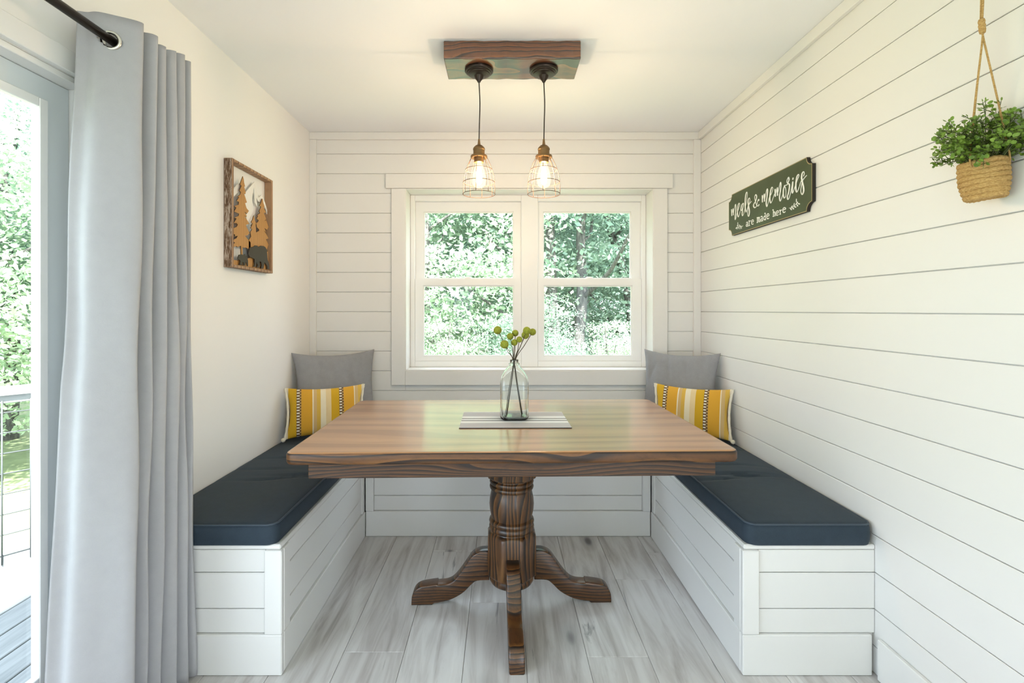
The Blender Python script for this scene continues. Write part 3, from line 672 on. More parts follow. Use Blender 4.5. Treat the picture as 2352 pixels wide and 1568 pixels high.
# grommet on the leading fold
g1 = bmesh.new(); ringp = [Vector((.0235*math.cos(2*math.pi*k/36), .0235*math.sin(2*math.pi*k/36), 0)) for k in range(36)]
tube(g1, ringp, .0048, 10, True)
g = obj('grommet', g1, M['chrome'], cur, True); g.location = gc-Vector((RX, 1.50, 0)); g.rotation_euler = nrm.to_track_quat('Z', 'Y').to_euler()

# ---------------------------------------------------------------- wooden forest picture on the smooth wall
M['frame'] = wood('picture_frame_wood', (.50, .33, .20), (.37, .22, .12), (.15, .07, .035), (1, 1, .35), 9, 5, 'Y', .6, 0, .3, .4)
t = NT('rough_bark_edge'); v = t.coord((6, 6, 1)); n1 = t.noise(v, 26, 4, .7, .6)
t.color(t.ramp(n1, [(.36, (.07, .035, .017)), (.47, (.21, .12, .07)), (.60, (.52, .42, .34))])); t.set(Roughness=.9); t.bump(n1, .9, .006); M['bark_edge'] = t.m
M['pine'] = wood('pine_cutout', (.52, .28, .085), (.44, .22, .062), (.33, .155, .042), (1, 7, .5), 2.0, 3, 'Y', .6, 0, .3, .2)
M['cut_edge'] = plain('burnt_cut_edge', (.035, .016, .008), .8)
M['bear'] = plain('bear_cutout', (.042, .034, .022), .65)
M['mount'] = plain('white_mountain', (.80, .77, .72), .7)
FX = XL+.040; fy0, fy1, fz0_, fz1_ = 2.186, 2.575, 1.468, 1.962
pic = tag(empty('picture_frame', (XL, (fy0+fy1)/2, fz0_)), 'framed wooden cutout of pine trees, mountains and two bears on the smooth wall', 'picture')
po = pic.location.copy()
def pb(name, x0, x1, y0, y1, z0, z1, mat, bev=.002): return B(name, x0-po.x, x1-po.x, y0-po.y, y1-po.y, z0-po.z, z1-po.z, mat, pic, bev)
ft = .013
for nm, q in (('frame_bar', (fy0, fy0+ft, fz0_, fz1_)), ('frame_bar', (fy1-ft, fy1, fz0_, fz1_)), ('frame_bar', (fy0+ft, fy1-ft, fz0_, fz0_+ft)), ('frame_bar', (fy0+ft, fy1-ft, fz1_-ft, fz1_))):
    o = pb(nm, XL+.001, FX, *q, M['frame'])
    o.data.materials.append(M['bark_edge'])
    for p in o.data.polygons:
        c = p.center+po
        if (nm and abs(p.normal.y) > .9 and (c.y < fy0+.001 or c.y > fy1-.001)) or (abs(p.normal.z) > .9 and (c.z < fz0_+.001 or c.z > fz1_-.001)): p.material_index = 1
CF = lambda p: (510+p[0]/12.06, 390+p[1]/12.06)           # picture crop coordinates -> photo pixels
D_ = lambda pts: [(x, y+1447) for x, y in pts]
def cut(name, pts, X, th, mat):
    P3 = []
    for p in pts:
        q = px_x(*CF(p), X); q.y = min(max(q.y, fy0+ft+.0005), fy1-ft-.0005); q.z = min(max(q.z, fz0_+ft+.0003), fz1_-ft); P3.append(q-po)
    bm = prism(P3, (-th, 0, 0)); o = obj(name, bm, mat, pic); o.data.materials.append(M['cut_edge'])
    if mat is not M['mount']:
        for p in o.data.polygons:
            if abs(p.normal.x) < .5: p.material_index = 1
    return o
cut('mountain', [(300, 560), (430, 390), (500, 380), (560, 600), (420, 640), (320, 745)], XL+.016, .004, M['mount'])
cut('mountain', [(600, 690), (660, 610), (900, 330), (960, 560), (1020, 770), (1100, 690), (1190, 900), (1300, 1130), (1300, 1250), (1225, 1110), (1130, 930), (1010, 880), (950, 770), (985, 1030), (910, 900), (885, 480), (850, 700), (830, 830), (860, 980), (800, 1250), (690, 1560), (660, 1100)], XL+.016, .004, M['mount'])
XT = XL+.028
cut('pine_tree', [(580, 178), (548, 260), (500, 400), (540, 440), (484, 575), (522, 612), (505, 680), (435, 740), (470, 762), (402, 858), (466, 885), (455, 965), (340, 1000), (395, 1050), (335, 1155), (405, 1185), (472, 1215), (455, 1275), (345, 1322), (400, 1345), (330, 1470), (405, 1475)]
    + D_([(438, 70), (400, 135), (320, 165), (320, 330), (360, 345), (355, 390), (432, 382), (400, 445), (320, 488), (320, 545), (365, 570), (320, 595), (320, 692), (400, 660), (425, 692), (525, 655), (530, 1060), (568, 1060), (572, 690), (600, 712), (660, 700), (720, 738), (790, 700), (790, 560), (737, 500), (632, 372), (700, 372), (765, 300), (655, 82), (700, 60)])
    + [(760, 1495), (620, 1262), (672, 1300), (690, 1290), (628, 1160), (690, 1215), (745, 1137), (680, 1060), (640, 925), (690, 900), (640, 740), (612, 650), (650, 668), (655, 620), (610, 455), (640, 462), (612, 350), (602, 260)], XT, .003, M['pine'])
cut('pine_tree', [(880, 1262), (845, 1385), (805, 1450), (850, 1482), (798, 1555)]+D_([(852, 40), (795, 165), (838, 195), (782, 282), (805, 400), (740, 500), (740, 720), (930, 690), (945, 280), (930, 90)])+[(940, 1470), (912, 1390)], XT, .003, M['pine'])
cut('pine_tree', [(1110, 795), (1085, 900), (1040, 990), (1080, 1020), (1030, 1150), (1055, 1190), (970, 1262), (1000, 1275), (960, 1350), (1015, 1390), (990, 1450), (945, 1472)]
    + D_([(960, 130), (1025, 205), (1020, 245), (946, 282), (930, 400), (930, 690), (1200, 770), (1240, 755), (1290, 620), (1215, 475), (1290, 450), (1220, 325), (1162, 238), (1215, 285), (1178, 165), (1245, 215), (1290, 140)])+[(1228, 1400), (1172, 1410), (1225, 1360), (1160, 1190), (1215, 1185), (1152, 1030), (1180, 1025), (1148, 920), (1128, 810)], XT-.004, .003, M['pine'])
cut('ground_cutout', D_([(312, 1200), (330, 1045), (430, 1062), (500, 1010), (735, 1000), (800, 955), (880, 1000), (1100, 940), (1275, 800), (1320, 1340), (320, 1210)]), XT-.004, .003, M['pine'])
cut('bear', D_([(440, 1012), (445, 960), (472, 902), (550, 892), (580, 910), (640, 890), (692, 960), (720, 1060), (725, 1215), (700, 1215), (680, 1130), (652, 1112), (640, 1200), (600, 1200), (592, 1112), (555, 1110), (562, 1190), (490, 1178), (512, 1080), (490, 1040), (450, 1032)]), XT+.006, .003, M['bear'])
cut('bear', D_([(730, 880), (745, 810), (770, 710), (880, 680), (920, 645), (970, 650), (1020, 690), (1080, 655), (1150, 660), (1200, 690), (1240, 760), (1255, 900), (1265, 1040), (1310, 1200), (1312, 1310), (1250, 1300), (1255, 1220), (1185, 1110), (1165, 1180), (1150, 1290), (1075, 1278), (1100, 1190), (1085, 1100), (1042, 1090), (1052, 1170), (1030, 1262), (965, 1255), (990, 1190), (962, 1110), (930, 1240), (875, 1236), (905, 1180), (900, 1020), (830, 985), (760, 950)]), XT+.006, .003, M['bear'])

# ---------------------------------------------------------------- green sign
t = NT('distressed_green_paint'); v = t.coord(); n1 = t.noise(v, 5, 4, .6); n2 = t.noise(t.coord((9, 1, 1.5)), 22, 5, .75)
c = t.mix(n1, (.034, .040, .012), (.058, .088, .026)); c = t.mix(t.ramp(n2, [(.70, 0.0), (.78, .6)]), c, (.30, .27, .15)); t.color(c); t.set(Roughness=.45); M['green'] = t.m
M['signwhite'] = plain('sign_white_paint', (.86, .86, .83), .6); M['sign_edge'] = plain('sign_dark_edge', (.018, .012, .009), .7); M['sign_rim'] = plain('sign_worn_rim', (.42, .33, .17), .7)
SX = 1.292; sy0, sy1, sz0, sz1 = 2.010, 2.745, 1.690, 1.920
sign = tag(empty('wall_sign', (XR, (sy0+sy1)/2, (sz0+sz1)/2)), 'dark green wooden sign lettered meals and memories on the shiplap wall', 'sign'); so_ = sign.location.copy()
ol = []
hw, hh, rc = (sy1-sy0)/2, (sz1-sz0)/2, .036
for cx, cz, a0 in ((hw, hh, 270), (-hw, hh, 360), (-hw, -hh, 90), (hw, -hh, 180)):
    # concave corner: arc around the corner point
    for k in range(9):
        a = math.radians(a0-90*k/8); ol.append((cx+rc*math.cos(a), cz+rc*math.sin(a)))
def signpoly(off, X, th):
    P3 = [Vector((X-so_.x, y*(1-off/hw), z*(1-off/hh))) for y, z in ol]; return prism(P3, (th, 0, 0))
o = obj('sign_board', signpoly(0, SX+.0008, XR-SX-.0018), M['sign_edge'], sign)
o = obj('worn_rim', signpoly(.0005, SX+.0004, .0005), M['sign_rim'], sign)
o = obj('green_face', signpoly(.0035, SX, .0005), M['green'], sign)
ZA = lambda p: (1670+p[0]/13.067, 430+p[1]/13.067)
ZBm = lambda p: (1740+p[0]/13.067, 380+p[1]/13.067)
def stroke(bm, pts, fn, w0, w1, n=6):
    P_ = [px_x(*fn(p), SX)-so_ for p in pts]; P_ = [Vector((0, p.y, p.z)) for p in P_]
    if len(P_) > 2: P_ = smooth_pts(P_, n)
    else: P_ = [P_[0].lerp(P_[1], k/4) for k in range(5)]
    m = len(P_); L_, R_ = [], []
    for i, p in enumerate(P_):
        d = (P_[min(i+1, m-1)]-P_[max(i-1, 0)]); d = d.normalized() if d.length else Vector((0, 0, 1))
        down = max(0, -d.z); w = w0+(w1-w0)*down**1.5
        nn = Vector((0, -d.z, d.y))
        if i in (0, m-1): w *= .55
        L_.append(p+nn*w/2); R_.append(p-nn*w/2)
    X0, X1 = SX-so_.x-.0009, SX-so_.x+.0001
    nst = len(bm.verts)*1.5e-7
    vs = [[bm.verts.new((x-(nst+i_*6e-6 if x == X0 else 0), q.y, q.z)) for i_, q in enumerate(pp)] for x in (X0, X1) for pp in (L_, R_)]
    for i in range(m-1):
        a, b, c_, d_ = vs
        bm.faces.new((a[i], a[i+1], b[i+1], b[i])); bm.faces.new((a[i+1], a[i], c_[i], c_[i+1])); bm.faces.new((b[i], b[i+1], d_[i+1], d_[i]))
script = [
 (ZA, [[(135, 655), (140, 760), (145, 862)], [(148, 790), (168, 690), (182, 645), (188, 740), (192, 842)], [(196, 790), (220, 640), (250, 515), (266, 580), (260, 740), (246, 880), (250, 968), (275, 900), (300, 775)],
       [(300, 775), (350, 640), (380, 530), (368, 475), (338, 530), (320, 660), (318, 800), (338, 885), (366, 840), (400, 715)], [(498, 470), (450, 520), (425, 610), (420, 690), (448, 680), (480, 570), (500, 470)], [(500, 475), (472, 640), (455, 780), (466, 850), (495, 810), (530, 690)],
       [(530, 690), (585, 420), (610, 230), (600, 145), (570, 200), (548, 380), (548, 600), (575, 742), (600, 680)], [(600, 680), (645, 530), (688, 400), (680, 325), (650, 350), (632, 450), (655, 580), (676, 710), (668, 820), (645, 872), (622, 810), (628, 690), (665, 520), (742, 412)],
       [(965, 505), (945, 552), (912, 558), (880, 515), (845, 390), (832, 290), (860, 222), (890, 280), (862, 410), (805, 510), (802, 575), (840, 612), (890, 560), (915, 440), (945, 365), (965, 405)]]),
 (ZBm, [[(145, 888), (148, 1000), (150, 1108)], [(155, 1020), (185, 900), (206, 860), (210, 970), (212, 1085)], [(218, 1020), (255, 830), (288, 705), (305, 770), (285, 960), (264, 1120), (286, 1232), (322, 1120), (360, 950)],
       [(360, 950), (430, 820), (464, 700), (438, 650), (402, 740), (378, 900), (376, 1040), (402, 1122), (440, 1060), (515, 850)], [(528, 700), (534, 820), (540, 938)], [(545, 850), (575, 730), (597, 668), (600, 790), (604, 908)], [(610, 830), (655, 640), (688, 510), (706, 575), (690, 760), (664, 940), (686, 1062), (725, 990), (775, 820)],
       [(815, 610), (782, 720), (778, 880), (806, 972), (848, 920), (858, 780), (840, 660), (805, 610), (850, 592)], [(830, 605), (905, 560), (882, 480), (905, 400), (932, 358), (948, 430), (915, 535), (955, 560), (964, 640), (935, 820), (902, 930), (918, 1014), (955, 970), (1010, 760)],
       [(1010, 760), (1040, 600), (1062, 475)], [(1062, 475), (1052, 680), (1046, 780), (1062, 824), (1095, 740)], [(1074, 360), (1060, 432)], [(1095, 740), (1200, 430), (1248, 310), (1228, 268), (1188, 340), (1158, 520), (1156, 710), (1184, 796), (1220, 740), (1260, 630)],
       [(1260, 630), (1300, 500), (1340, 420)], [(1376, 325), (1408, 250), (1386, 185), (1345, 240), (1328, 360), (1352, 500), (1384, 650), (1388, 780), (1345, 870), (1308, 800), (1310, 680), (1350, 480), (1400, 390), (1488, 288)]])]
for fn, ss in ((ZA, script[0][1][:-1]), (ZA, script[0][1][-1:]), (ZBm, script[1][1])):
    bm = bmesh.new()
    for s_ in ss: stroke(bm, s_, fn, .0038, .0088)
    obj('script_word', bm, M['signwhite'], sign)
typ = [
 (ZA, [[(578, 1075), (600, 1045), (622, 1062), (625, 1160), (638, 1155)], [(622, 1100), (580, 1118), (576, 1160), (600, 1168), (622, 1140)], [(645, 1015), (666, 1010), (668, 1145)], [(645, 1155), (695, 1138)], [(668, 1040), (690, 1008), (715, 1010)],
       [(737, 1045), (796, 1028), (790, 985), (760, 980), (735, 1022), (740, 1090), (770, 1110), (800, 1085)], [(895, 920), (910, 915), (912, 1055)], [(890, 1062), (935, 1048)], [(912, 940), (930, 905), (942, 920), (944, 1045)], [(944, 935), (965, 897), (976, 915), (978, 1035)], [(962, 1040), (1000, 1028)],
       [(1010, 900), (1035, 870), (1060, 890), (1063, 1000), (1084, 998)], [(1060, 940), (1015, 958), (1010, 1000), (1035, 1015), (1060, 980)], [(1125, 795), (1150, 782), (1155, 965), (1172, 958)], [(1152, 885), (1125, 865), (1100, 910), (1105, 965), (1130, 975), (1152, 940)], [(1196, 870), (1262, 850), (1255, 805), (1225, 795), (1195, 840), (1200, 920), (1230, 945), (1266, 915)]]),
 (ZBm, [[(450, 1342), (475, 1335), (478, 1525)], [(456, 1533), (502, 1515)], [(478, 1425), (505, 1390), (522, 1412), (525, 1505)], [(510, 1512), (546, 1498)], [(560, 1432), (630, 1410), (622, 1365), (590, 1365), (558, 1405), (562, 1475), (595, 1495), (632, 1465)], [(652, 1355), (680, 1345), (683, 1455)], [(655, 1468), (710, 1450)], [(683, 1390), (705, 1340), (738, 1338)],
       [(764, 1332), (846, 1305), (835, 1270), (800, 1265), (765, 1305), (768, 1385), (800, 1410), (846, 1375)]])]
for fn, ss in ((ZA, typ[0][1][:6]), (ZA, typ[0][1][6:]), (ZBm, typ[1][1])):
    bm = bmesh.new()
    for s_ in ss: stroke(bm, s_, fn, .0044, .0052, 4)
    obj('typewriter_word', bm, M['signwhite'], sign)
def sprigm(fn, stem, leaves):
    bm = bmesh.new(); stroke(bm, stem, fn, .0022, .0022)
    for a, b in leaves:
        m_ = ((a[0]+b[0])/2, (a[1]+b[1])/2); stroke(bm, [a, m_, b], fn, .0052, .0052, 3)
    obj('leaf_sprig', bm, M['signwhite'], sign)
sprigm(ZBm, [(945, 1275), (1040, 1265), (1130, 1190), (1200, 1130), (1270, 1155)], [((985, 1290), (1035, 1332)), ((1010, 1260), (1055, 1205)), ((1050, 1270), (1100, 1310)), ((1085, 1230), (1110, 1125)), ((1105, 1235), (1165, 1250)), ((1150, 1170), (1215, 1085)), ((1170, 1100), (1170, 995)), ((1180, 1170), (1220, 1225)), ((1220, 1140), (1278, 1158))])
sprigm(ZA, [(482, 1148), (430, 1190), (370, 1180), (300, 1200)], [((430, 1190), (405, 1145)), ((440, 1200), (432, 1246)), ((385, 1175), (365, 1120)), ((400, 1190), (385, 1255)), ((325, 1150), (325, 1050)), ((350, 1185), (340, 1250)), ((312, 1195), (295, 1260)), ((300, 1195), (262, 1240)), ((340, 1150), (302, 1155))])

# ---------------------------------------------------------------- hanging basket with plant
t = NT('jute_rope'); v = t.coord(); n1 = t.noise(t.coord((1, 1, 3)), 160, 4, .7)
t.color(t.ramp(n1, [(.3, (.30, .165, .05)), (.5, (.52, .32, .11)), (.72, (.66, .46, .20))])); t.set(Roughness=.9); t.bump(n1, .7, .003); M['jute'] = t.m
M['leaf'] = None
t = NT('plant_leaf'); n1 = t.noise(t.coord(), 45, 3); t.color(t.ramp(n1, [(.3, (.07, .135, .014)), (.5, (.16, .27, .028)), (.72, (.29, .42, .075))])); t.set(Roughness=.45); M['leaf'] = t.m
M['pstem'] = plain('plant_stem', (.075, .10, .025), .6); M['moss'] = plain('dark_moss', (.012, .018, .006), .95)
KX, KY, KZ = 1.256, 1.254, 1.562
bask = tag(empty('hanging_basket', (KX, KY, KZ)), 'coiled jute basket hanging on rope against the shiplap wall', 'basket', None)
bask.rotation_euler = (0, math.radians(-5), 0)
NC = 8; hb = .097
def brad(s): return .036+.011*min(1, s*2.2)**.6-.003*max(0, s-.75)*4*.6
for k in range(NC):
    s = (k+.5)/NC; z = hb*s; r0 = brad(s)
    bm = bmesh.new(); seg = 120; sec = 10; rings = []
    for i in range(seg):
        a = 2*math.pi*i/seg; rr = []
        for j in range(sec):
            q = 2*math.pi*j/sec; rad = .0066*(1+.34*abs(math.sin(q+a*11+k*.7)))
            wob = .0012*math.sin(a*3+k)
            rr.append(bm.verts.new(((r0+rad*math.cos(q)-.004)*math.cos(a), (r0+rad*math.cos(q)-.004)*math.sin(a), z+wob+rad*math.sin(q))))
        rings.append(rr)
    for i in range(seg):
        for j in range(sec): bm.faces.new((rings[i][j], rings[i][(j+1) % sec], rings[(i+1) % seg][(j+1) % sec], rings[(i+1) % seg][j]))
    obj('rope_coil', bm, M['jute'], bask, True)
obj('basket_base', lathe([(.001, .001), (.036, .002), (.040, .008), (.036, .012), (.001, .012)], 32), M['jute'], bask, True)
obj('soil', lathe([(.001, hb-.02), (.043, hb-.02), (.045, hb-.012), (.001, hb-.004)], 32), M['moss'], bask, True)
knot = Vector((.030, 0, .452))
for a in (math.radians(200), math.radians(305), math.radians(75)):
    b0 = Vector((.049*math.cos(a), .049*math.sin(a), hb-.006))
    pts = smooth_pts([b0+Vector((0, 0, -.012)), b0+Vector((0, 0, .02)), b0.lerp(knot, .5), knot+Vector((0, 0, -.03)), knot], 5)
    obj('hanger_rope', tubebm(pts, .0021, 8), M['jute'], bask, True)
obj('knot', lathe([(.001, .425), (.006, .428), (.0075, .437), (.0068, .442), (.0078, .447), (.0066, .452), (.0076, .458), (.006, .464), (.001, .466)], 18), M['jute'], bask, True, (knot.x, 0, 0))
for dy in (-.003, .003): obj('top_rope', tubebm([(knot.x, dy*.6, .46), (knot.x+.012, dy, .56), (knot.x+.020, dy, .72)], .0023, 8), M['jute'], bask, True)
plant = tag(empty('trailing_plant', (KX, KY, KZ+hb-.012)), 'bushy green plant with small round leaves in the jute basket', 'plant')
def leafdisc(bm, c, d, n, r):
    d = d.normalized(); n = (n-d*n.dot(d)); n = n.normalized() if n.length > 1e-4 else d.orthogonal().normalized(); s = d.cross(n)
    ctr = bm.verts.new(c+d*r*1.1-n*r*.18); ring_ = []
    for k in range(7):
        a = 2*math.pi*k/7; ring_.append(bm.verts.new(c+d*r*(1.1-1.0*math.cos(a))+s*r*.86*math.sin(a)+n*r*.05))
    for k in range(7): f = bm.faces.new((ctr, ring_[k], ring_[(k+1) % 7])); f.smooth = True
def sprig(base, tip, sag, nl, q):
    bs = bmesh.new(); bl = bmesh.new()
    mid = base.lerp(tip, .5)+Vector((0, 0, sag)); path = smooth_pts([base, mid, tip], 8)
    for p_ in path:
        lim = XR-KX-.006
        if p_.x > lim: p_.x = lim
    tube(bs, path, [.0013*(1-.5*i/len(path)) for i in range(len(path))], 5)
    def leaves_on(pth, n, r):
        for k in range(n):
            f = .18+.82*(k+1)/n; i = min(int(f*(len(pth)-1)), len(pth)-2); p_ = pth[i]; d = (pth[i+1]-pth[i]).normalized()
            for sgn in (-1, 1):
                sd = d.cross(Vector((q.uniform(-1, 1), q.uniform(-1, 1), q.uniform(-.2, 1)))).normalized()*sgn
                dr = (sd+d*.5).normalized(); L_ = q.uniform(.003, .007); e = p_+dr*L_
                tube(bs, [p_, e], .0005, 4, cap=False)
                leafdisc(bl, e, dr, Vector((q.uniform(-.6, .6), q.uniform(-1, .2), q.uniform(.2, 1))), r*q.uniform(.75, 1.15))
        leafdisc(bl, pth[-1], pth[-1]-pth[-2], Vector((q.uniform(-.5, .5), -1, .6)), r*.8)
    leaves_on(path, nl, .0056)
    for k in range(3):
        i = int(len(path)*(.35+.18*k)); i = min(i, len(path)-2); d = (path[i+1]-path[i]).normalized()
        sd = (d*.8+Vector((q.uniform(-1, 1), q.uniform(-1, 1), q.uniform(-.3, .8)))*.9).normalized(); L_ = q.uniform(.022, .040)
        e = path[i]+sd*L_; e.x = min(e.x, XR-KX-.006)
        br = [path[i], path[i].lerp(e, .5)+Vector((0, 0, .003)), e]; tube(bs, br, .0008, 4); leaves_on(smooth_pts(br, 4), 4, .0049)
    for v_ in bl.verts: v_.co.x = min(v_.co.x, XR-KX-.005)
    st_ = obj('sprig', bs, M['pstem'], plant, True)
    lv = obj('leaves', bl, M['leaf'], st_); lv['kind'] = 'stuff'
q = random.Random(21)
for k in range(46):
    a = q.uniform(0, 2*math.pi); el = q.uniform(.05, 1.35); Ls = q.uniform(.085, .125)+.035*max(0, math.sin(el)-.4)
    base = Vector((.035*math.cos(a)*q.random(), .035*math.sin(a)*q.random(), 0))
    dirv = Vector((math.cos(a)*math.cos(el), math.sin(a)*math.cos(el), math.sin(el)))
    tip = base+dirv*Ls
    sprig(base, tip, q.uniform(.004, .02), 6, q)
for tx, ty, tz, sg in ((-.130, -.02, .085, .03), (-.125, -.05, .062, .035), (-.118, -.04, .03, .035), (-.10, .02, .10, .02), (-.085, -.06, -.012, .035), (.03, -.11, -.035, .06), (.05, -.10, .04, .03), (.045, -.12, .0, .05), (.02, -.02, .16, .0), (-.03, -.03, .155, .0), (.05, .02, .15, 0)):
    sprig(Vector((tx*.15, ty*.15, 0)), Vector((tx, ty, tz)), sg, 8, q)

# ---------------------------------------------------------------- outside: deck, railing, lawn, woods
t = NT('weathered_deck'); n1 = t.noise(t.coord((8, .6, 1), rand=True), 6, 4, .6); t.color(t.ramp(n1, [(.3, (.13, .14, .15)), (.7, (.21, .22, .23))])); t.set(Roughness=.75); M['deck'] = t.m
DZK = -.12
deck = tag(empty('deck', (-1.42, 0, DZK)), 'weathered grey plank deck outside the patio door', 'deck', kind='structure')
ry = lambda x: 2.47+(x+2.48)/.81           # line of the railing on the ground
dk = None; bw = .138
for i in range(10):
    x1 = -1.42-i*(bw+.008); x0 = x1-bw; ye = min(ry(x0)-.02, 3.4)
    o = B('deck_board', x0+1.42, x1+1.42, -3.2, ye, -.028, 0, M['deck'], deck, .003)
for y in (-1.8, -.6, .6, 1.4): B('joist', -1.5, 0, y-.02, y+.02, -.20, -.029, M['deck'], deck)
M['rail'] = plain('grey_rail_wood', (.33, .335, .34), .8); M['mesh'] = plain('dark_wire_mesh', (.12, .13, .13), .6, .4)
rail = tag(empty('deck_railing', (-2.48, 2.47, DZK)), 'grey wood deck railing with square wire mesh panel', 'railing')
rail.rotation_euler = (0, 0, math.atan2(1, .81))
def rb(nm, x0, x1, z0, z1, th=.02, mat=None): return B(nm, x0, x1, -th, th, z0, z1, mat or M['rail'], rail, .003)
rb('top_rail', -1.6, .95, .965, 1.005, .045); rb('upper_rail', -1.6, .95, .925, .9645, .02); rb('bottom_rail', -1.6, .95, .085, .165, .02)
for x in (-1.55, .90): B('post', x-.045, x+.045, -.045, .045, -1.1, 1.04, M['rail'], rail, .004)
for k in range(8): obj('mesh_wire', tubebm([(-1.5, -.021, .165+.102*k), (.85, -.021, .165+.102*k)], .0035, 6), M['mesh'], rail, True)
for k in range(23): obj('mesh_wire', tubebm([(-1.5+.1035*k, -.026, .12), (-1.5+.1035*k, -.026, .94)], .0035, 6), M['mesh'], rail, True)
t = NT('lawn_grass'); n1 = t.noise(t.coord(), 1.6, 5, .7); t.color(t.ramp(n1, [(.35, (.20, .24, .12)), (.65, (.34, .37, .20))])); t.set(Roughness=1.0); M['lawn'] = t.m
bm = bmesh.new(); gx, gy = 40, 40; gv = [[bm.verts.new((-30+60*i/gx, -12+60*j/gy, -1.15-.02*max(0, (-12+60*j/gy)-4)+.12*math.sin(i*.9)*math.cos(j*.7))) for i in range(gx+1)] for j in range(gy+1)]
for j in range(gy):
    for i in range(gx): bm.faces.new((gv[j][i], gv[j][i+1], gv[j+1][i+1], gv[j+1][i]))
tag(obj('ground', bm, M['lawn'], None, True), 'sunlit green lawn sloping below the deck', 'lawn', kind='structure')
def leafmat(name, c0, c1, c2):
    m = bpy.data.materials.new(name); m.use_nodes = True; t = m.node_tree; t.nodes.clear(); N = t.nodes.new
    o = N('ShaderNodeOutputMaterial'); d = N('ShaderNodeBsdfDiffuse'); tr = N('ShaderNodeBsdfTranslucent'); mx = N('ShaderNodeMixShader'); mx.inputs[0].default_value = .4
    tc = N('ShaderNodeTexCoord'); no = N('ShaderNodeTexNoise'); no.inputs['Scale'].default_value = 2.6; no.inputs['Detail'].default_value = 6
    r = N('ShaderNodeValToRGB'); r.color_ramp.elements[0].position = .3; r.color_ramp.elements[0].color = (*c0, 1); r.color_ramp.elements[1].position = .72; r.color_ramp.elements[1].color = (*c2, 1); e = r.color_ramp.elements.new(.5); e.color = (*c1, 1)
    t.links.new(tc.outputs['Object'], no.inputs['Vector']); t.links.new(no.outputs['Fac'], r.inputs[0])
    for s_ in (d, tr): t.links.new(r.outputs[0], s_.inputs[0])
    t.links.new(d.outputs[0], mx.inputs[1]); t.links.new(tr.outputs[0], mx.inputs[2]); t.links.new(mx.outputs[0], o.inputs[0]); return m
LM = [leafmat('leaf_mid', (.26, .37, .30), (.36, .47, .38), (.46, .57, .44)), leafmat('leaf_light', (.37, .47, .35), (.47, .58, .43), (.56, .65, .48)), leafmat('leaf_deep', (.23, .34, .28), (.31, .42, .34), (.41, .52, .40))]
t = NT('tree_bark'); n1 = t.noise(t.coord((3, 3, .6)), 9, 4, .65); t.color(t.ramp(n1, [(.35, (.06, .055, .05)), (.65, (.17, .16, .145))])); t.set(Roughness=.95); t.bump(n1, .6, .02); M['bark'] = t.m
def leaf_mesh(name, N_, rx, rz, z0, size, mat, seed):
    g = np.random.default_rng(seed); nc = max(20, N_//150)
    d = g.normal(size=(nc, 3)); d /= np.linalg.norm(d, axis=1)[:, None]; rad = g.uniform(.15, 1, (nc, 1))**.5
    C = d*rad*np.array([rx, rx, rz]); C[:, 2] += z0+rz
    idx = g.integers(0, nc, N_); P = C[idx]+g.normal(size=(N_, 3))*np.array([.34, .34, .11])*(.55+.45*rx/2)
    nrm = g.normal(size=(N_, 3))*.7+np.array([0, 0, .9]); nrm /= np.linalg.norm(nrm, axis=1)[:, None]
    tt = np.cross(nrm, g.normal(size=(N_, 3))); tt /= np.linalg.norm(tt, axis=1)[:, None]; bb = np.cross(nrm, tt)
    s = size*g.uniform(.6, 1.25, (N_, 1))
    V = np.stack([P-tt*s, P+bb*s*.55, P+tt*s, P-bb*s*.55], axis=1).reshape(-1, 3)
    me = bpy.data.meshes.new(name); me.vertices.add(len(V)); me.vertices.foreach_set('co', V.astype(np.float32).ravel())
    me.loops.add(4*N_); me.loops.foreach_set('vertex_index', np.arange(4*N_, dtype=np.int32))
    me.polygons.add(N_); me.polygons.foreach_set('loop_start', np.arange(0, 4*N_, 4, dtype=np.int32)); me.update(calc_edges=True); me.validate()
    me.materials.append(mat); return me
def trunk_mesh(h, r, seed, lean=(0, 0), nb=7):
    q = random.Random(seed); bm = bmesh.new()
    path = smooth_pts([(lean[0]*h*f+q.uniform(-.12, .12)*(f > 0), lean[1]*h*f+q.uniform(-.12, .12)*(f > 0), h*f) for f in (0, .2, .4, .6, .8, 1)], 4)
    tube(bm, path, [r*(1-.8*i/len(path))*(1.25 if i == 0 else 1) for i in range(len(path))], 9)
    for k in range(nb):
        i = int(len(path)*(.22+.65*k/nb)); p = path[i]; a = q.uniform(0, 6.28); L_ = h*q.uniform(.22, .38); up = q.uniform(.5, 1.1)
        d = Vector((math.cos(a), math.sin(a), up)).normalized(); rr = r*(1-.8*i/len(path))*.5
        b = smooth_pts([p, p+d*L_*.35, p+d*L_*.7+Vector((0, 0, .10*L_))+Vector((q.uniform(-.15, .15), q.uniform(-.15, .15), 0)), p+d*L_+Vector((q.uniform(-.2, .2), q.uniform(-.2, .2), .2*L_))], 3)
        tube(bm, b, [rr*(1-.8*j/len(b)) for j in range(len(b))], 6)
    me = bpy.data.meshes.new('trunk'); bm.to_mesh(me); bm.free(); me.materials.append(M['bark'])
    for p in me.polygons: p.use_smooth = True
    return me
LV = [leaf_mesh('foliage', 26000, 2.3, 3.4, .9, .052, LM[0], 11), leaf_mesh('foliage', 26000, 2.2, 2.9, .5, .052, LM[1], 12), leaf_mesh('foliage', 28000, 2.6, 3.8, 1.2, .055, LM[2], 13)]
TR = [trunk_mesh(7.2, .13, 1, (.05, 0)), trunk_mesh(6.2, .10, 2, (-.09, .03)), trunk_mesh(8.2, .17, 3, (.02, .02)), trunk_mesh(7.5, .11, 4, (.16, 0)), trunk_mesh(7.5, .12, 5, (-.17, .02))]
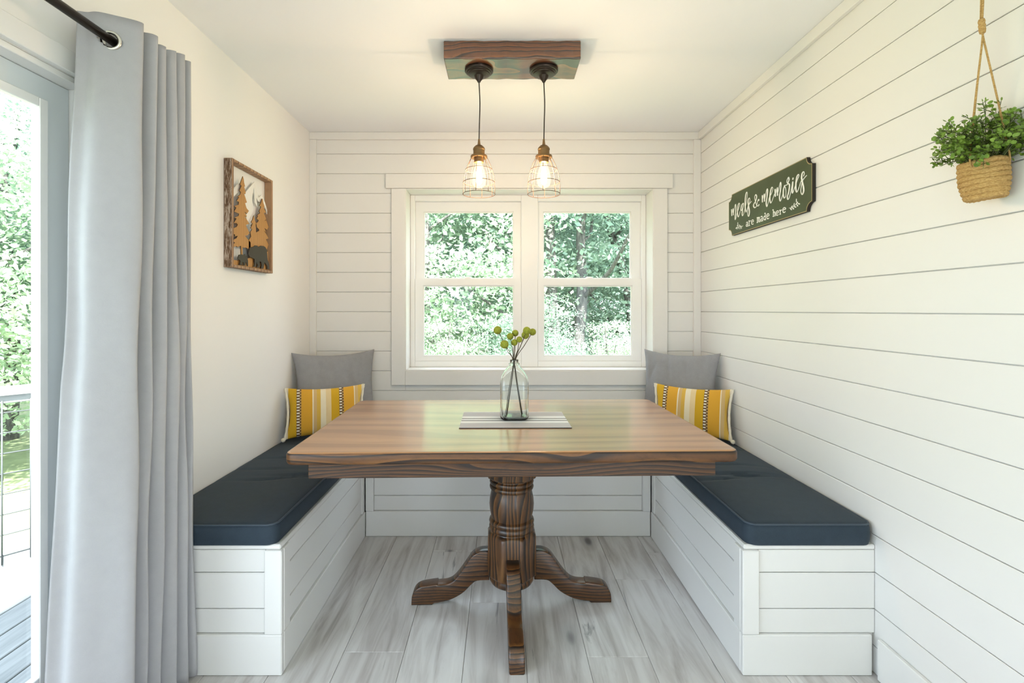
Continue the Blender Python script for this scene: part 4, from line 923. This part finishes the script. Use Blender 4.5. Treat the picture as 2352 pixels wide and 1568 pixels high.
def tree(x, y, v, tr, rz, sc, label, grp, z=None):
    label = ('mid green ', 'pale yellow-green ', 'deep green ')[v]+label.replace('tree', ('tree with an upright trunk', 'tree with a slender trunk', 'tree with a thick trunk', 'tree with a leaning trunk', 'tree with a strongly slanted trunk')[tr], 1)
    root = tag(empty('leafy_tree', (x, y, (-1.2-.02*max(0, y-4)) if z is None else z), rz), label, 'tree', grp); root.scale = (sc, sc, sc)
    f = link(bpy.data.objects.new('foliage', LV[v]), root); f['kind'] = 'stuff'
    link(bpy.data.objects.new('trunk', TR[tr]), root); return root
LB = 'tree in the woods behind the twin window'
for i, (x, y, v, tr) in enumerate([(-3.6, 11.5, 0, 0), (-1.3, 9.6, 1, 1), (-.2, 13.2, 2, 2), (1.2, 11.2, 0, 3), (2.9, 10.0, 2, 4), (4.6, 12.3, 0, 2), (6.4, 10.6, 1, 3), (-2.4, 15.5, 2, 0), (2.2, 15.5, 2, 1), (5.2, 16.5, 0, 4), (.6, 18.5, 2, 3), (-5.6, 14.0, 1, 1), (8.2, 14.5, 0, 0), (3.6, 20.0, 2, 2), (-1.6, 21.0, 0, 3)]):
    tree(x, y, v, tr, i*1.37, 1+.12*math.sin(i*2.1), LB, 'trees behind the window')
LD = 'tree beyond the deck railing'
for i, (x, y, v, tr) in enumerate([(-7.6, 7.2, 1, 1), (-9.6, 9.4, 0, 0), (-10.6, 7.0, 1, 3), (-8.2, 10.8, 2, 2), (-13.0, 11.5, 0, 2), (-12.5, 14.5, 2, 4), (-15, 9.5, 1, 0), (-16.5, 14, 0, 1)]):
    tree(x, y, v, tr, i*1.9+.4, 1+.12*math.sin(i*1.7), LD, 'trees beyond the deck')
# the dark double trunk close to the window
tw = tag(empty('twin_trunk_tree', (1.25, 9.2, -1.30)), 'dark twin-trunked tree seen low through the window', 'tree')
for dx, ln, sd in ((-.12, -.03, 31), (.16, .05, 32)):
    o = link(bpy.data.objects.new('trunk', trunk_mesh(7.0, .15, sd, (ln, 0), 4)), tw); o.location = (dx, 0, 0)

LS = 'low leafy shrub under the trees behind the twin window'
for i, (x, y) in enumerate([(-2.2, 8.4), (-.9, 7.9), (.5, 8.3), (1.9, 7.8), (3.2, 8.5), (4.4, 8.0), (-3.6, 8.9), (5.8, 9.0)]):
    r = tag(empty('leafy_shrub', (x, y, -1.4), i*2.2), LS, 'shrub', 'shrubs behind the window'); r.scale = (.42, .42, .40)
    f = link(bpy.data.objects.new('foliage', LV[i % 2]), r); f['kind'] = 'stuff'
    link(bpy.data.objects.new('stem', TR[1]), r)
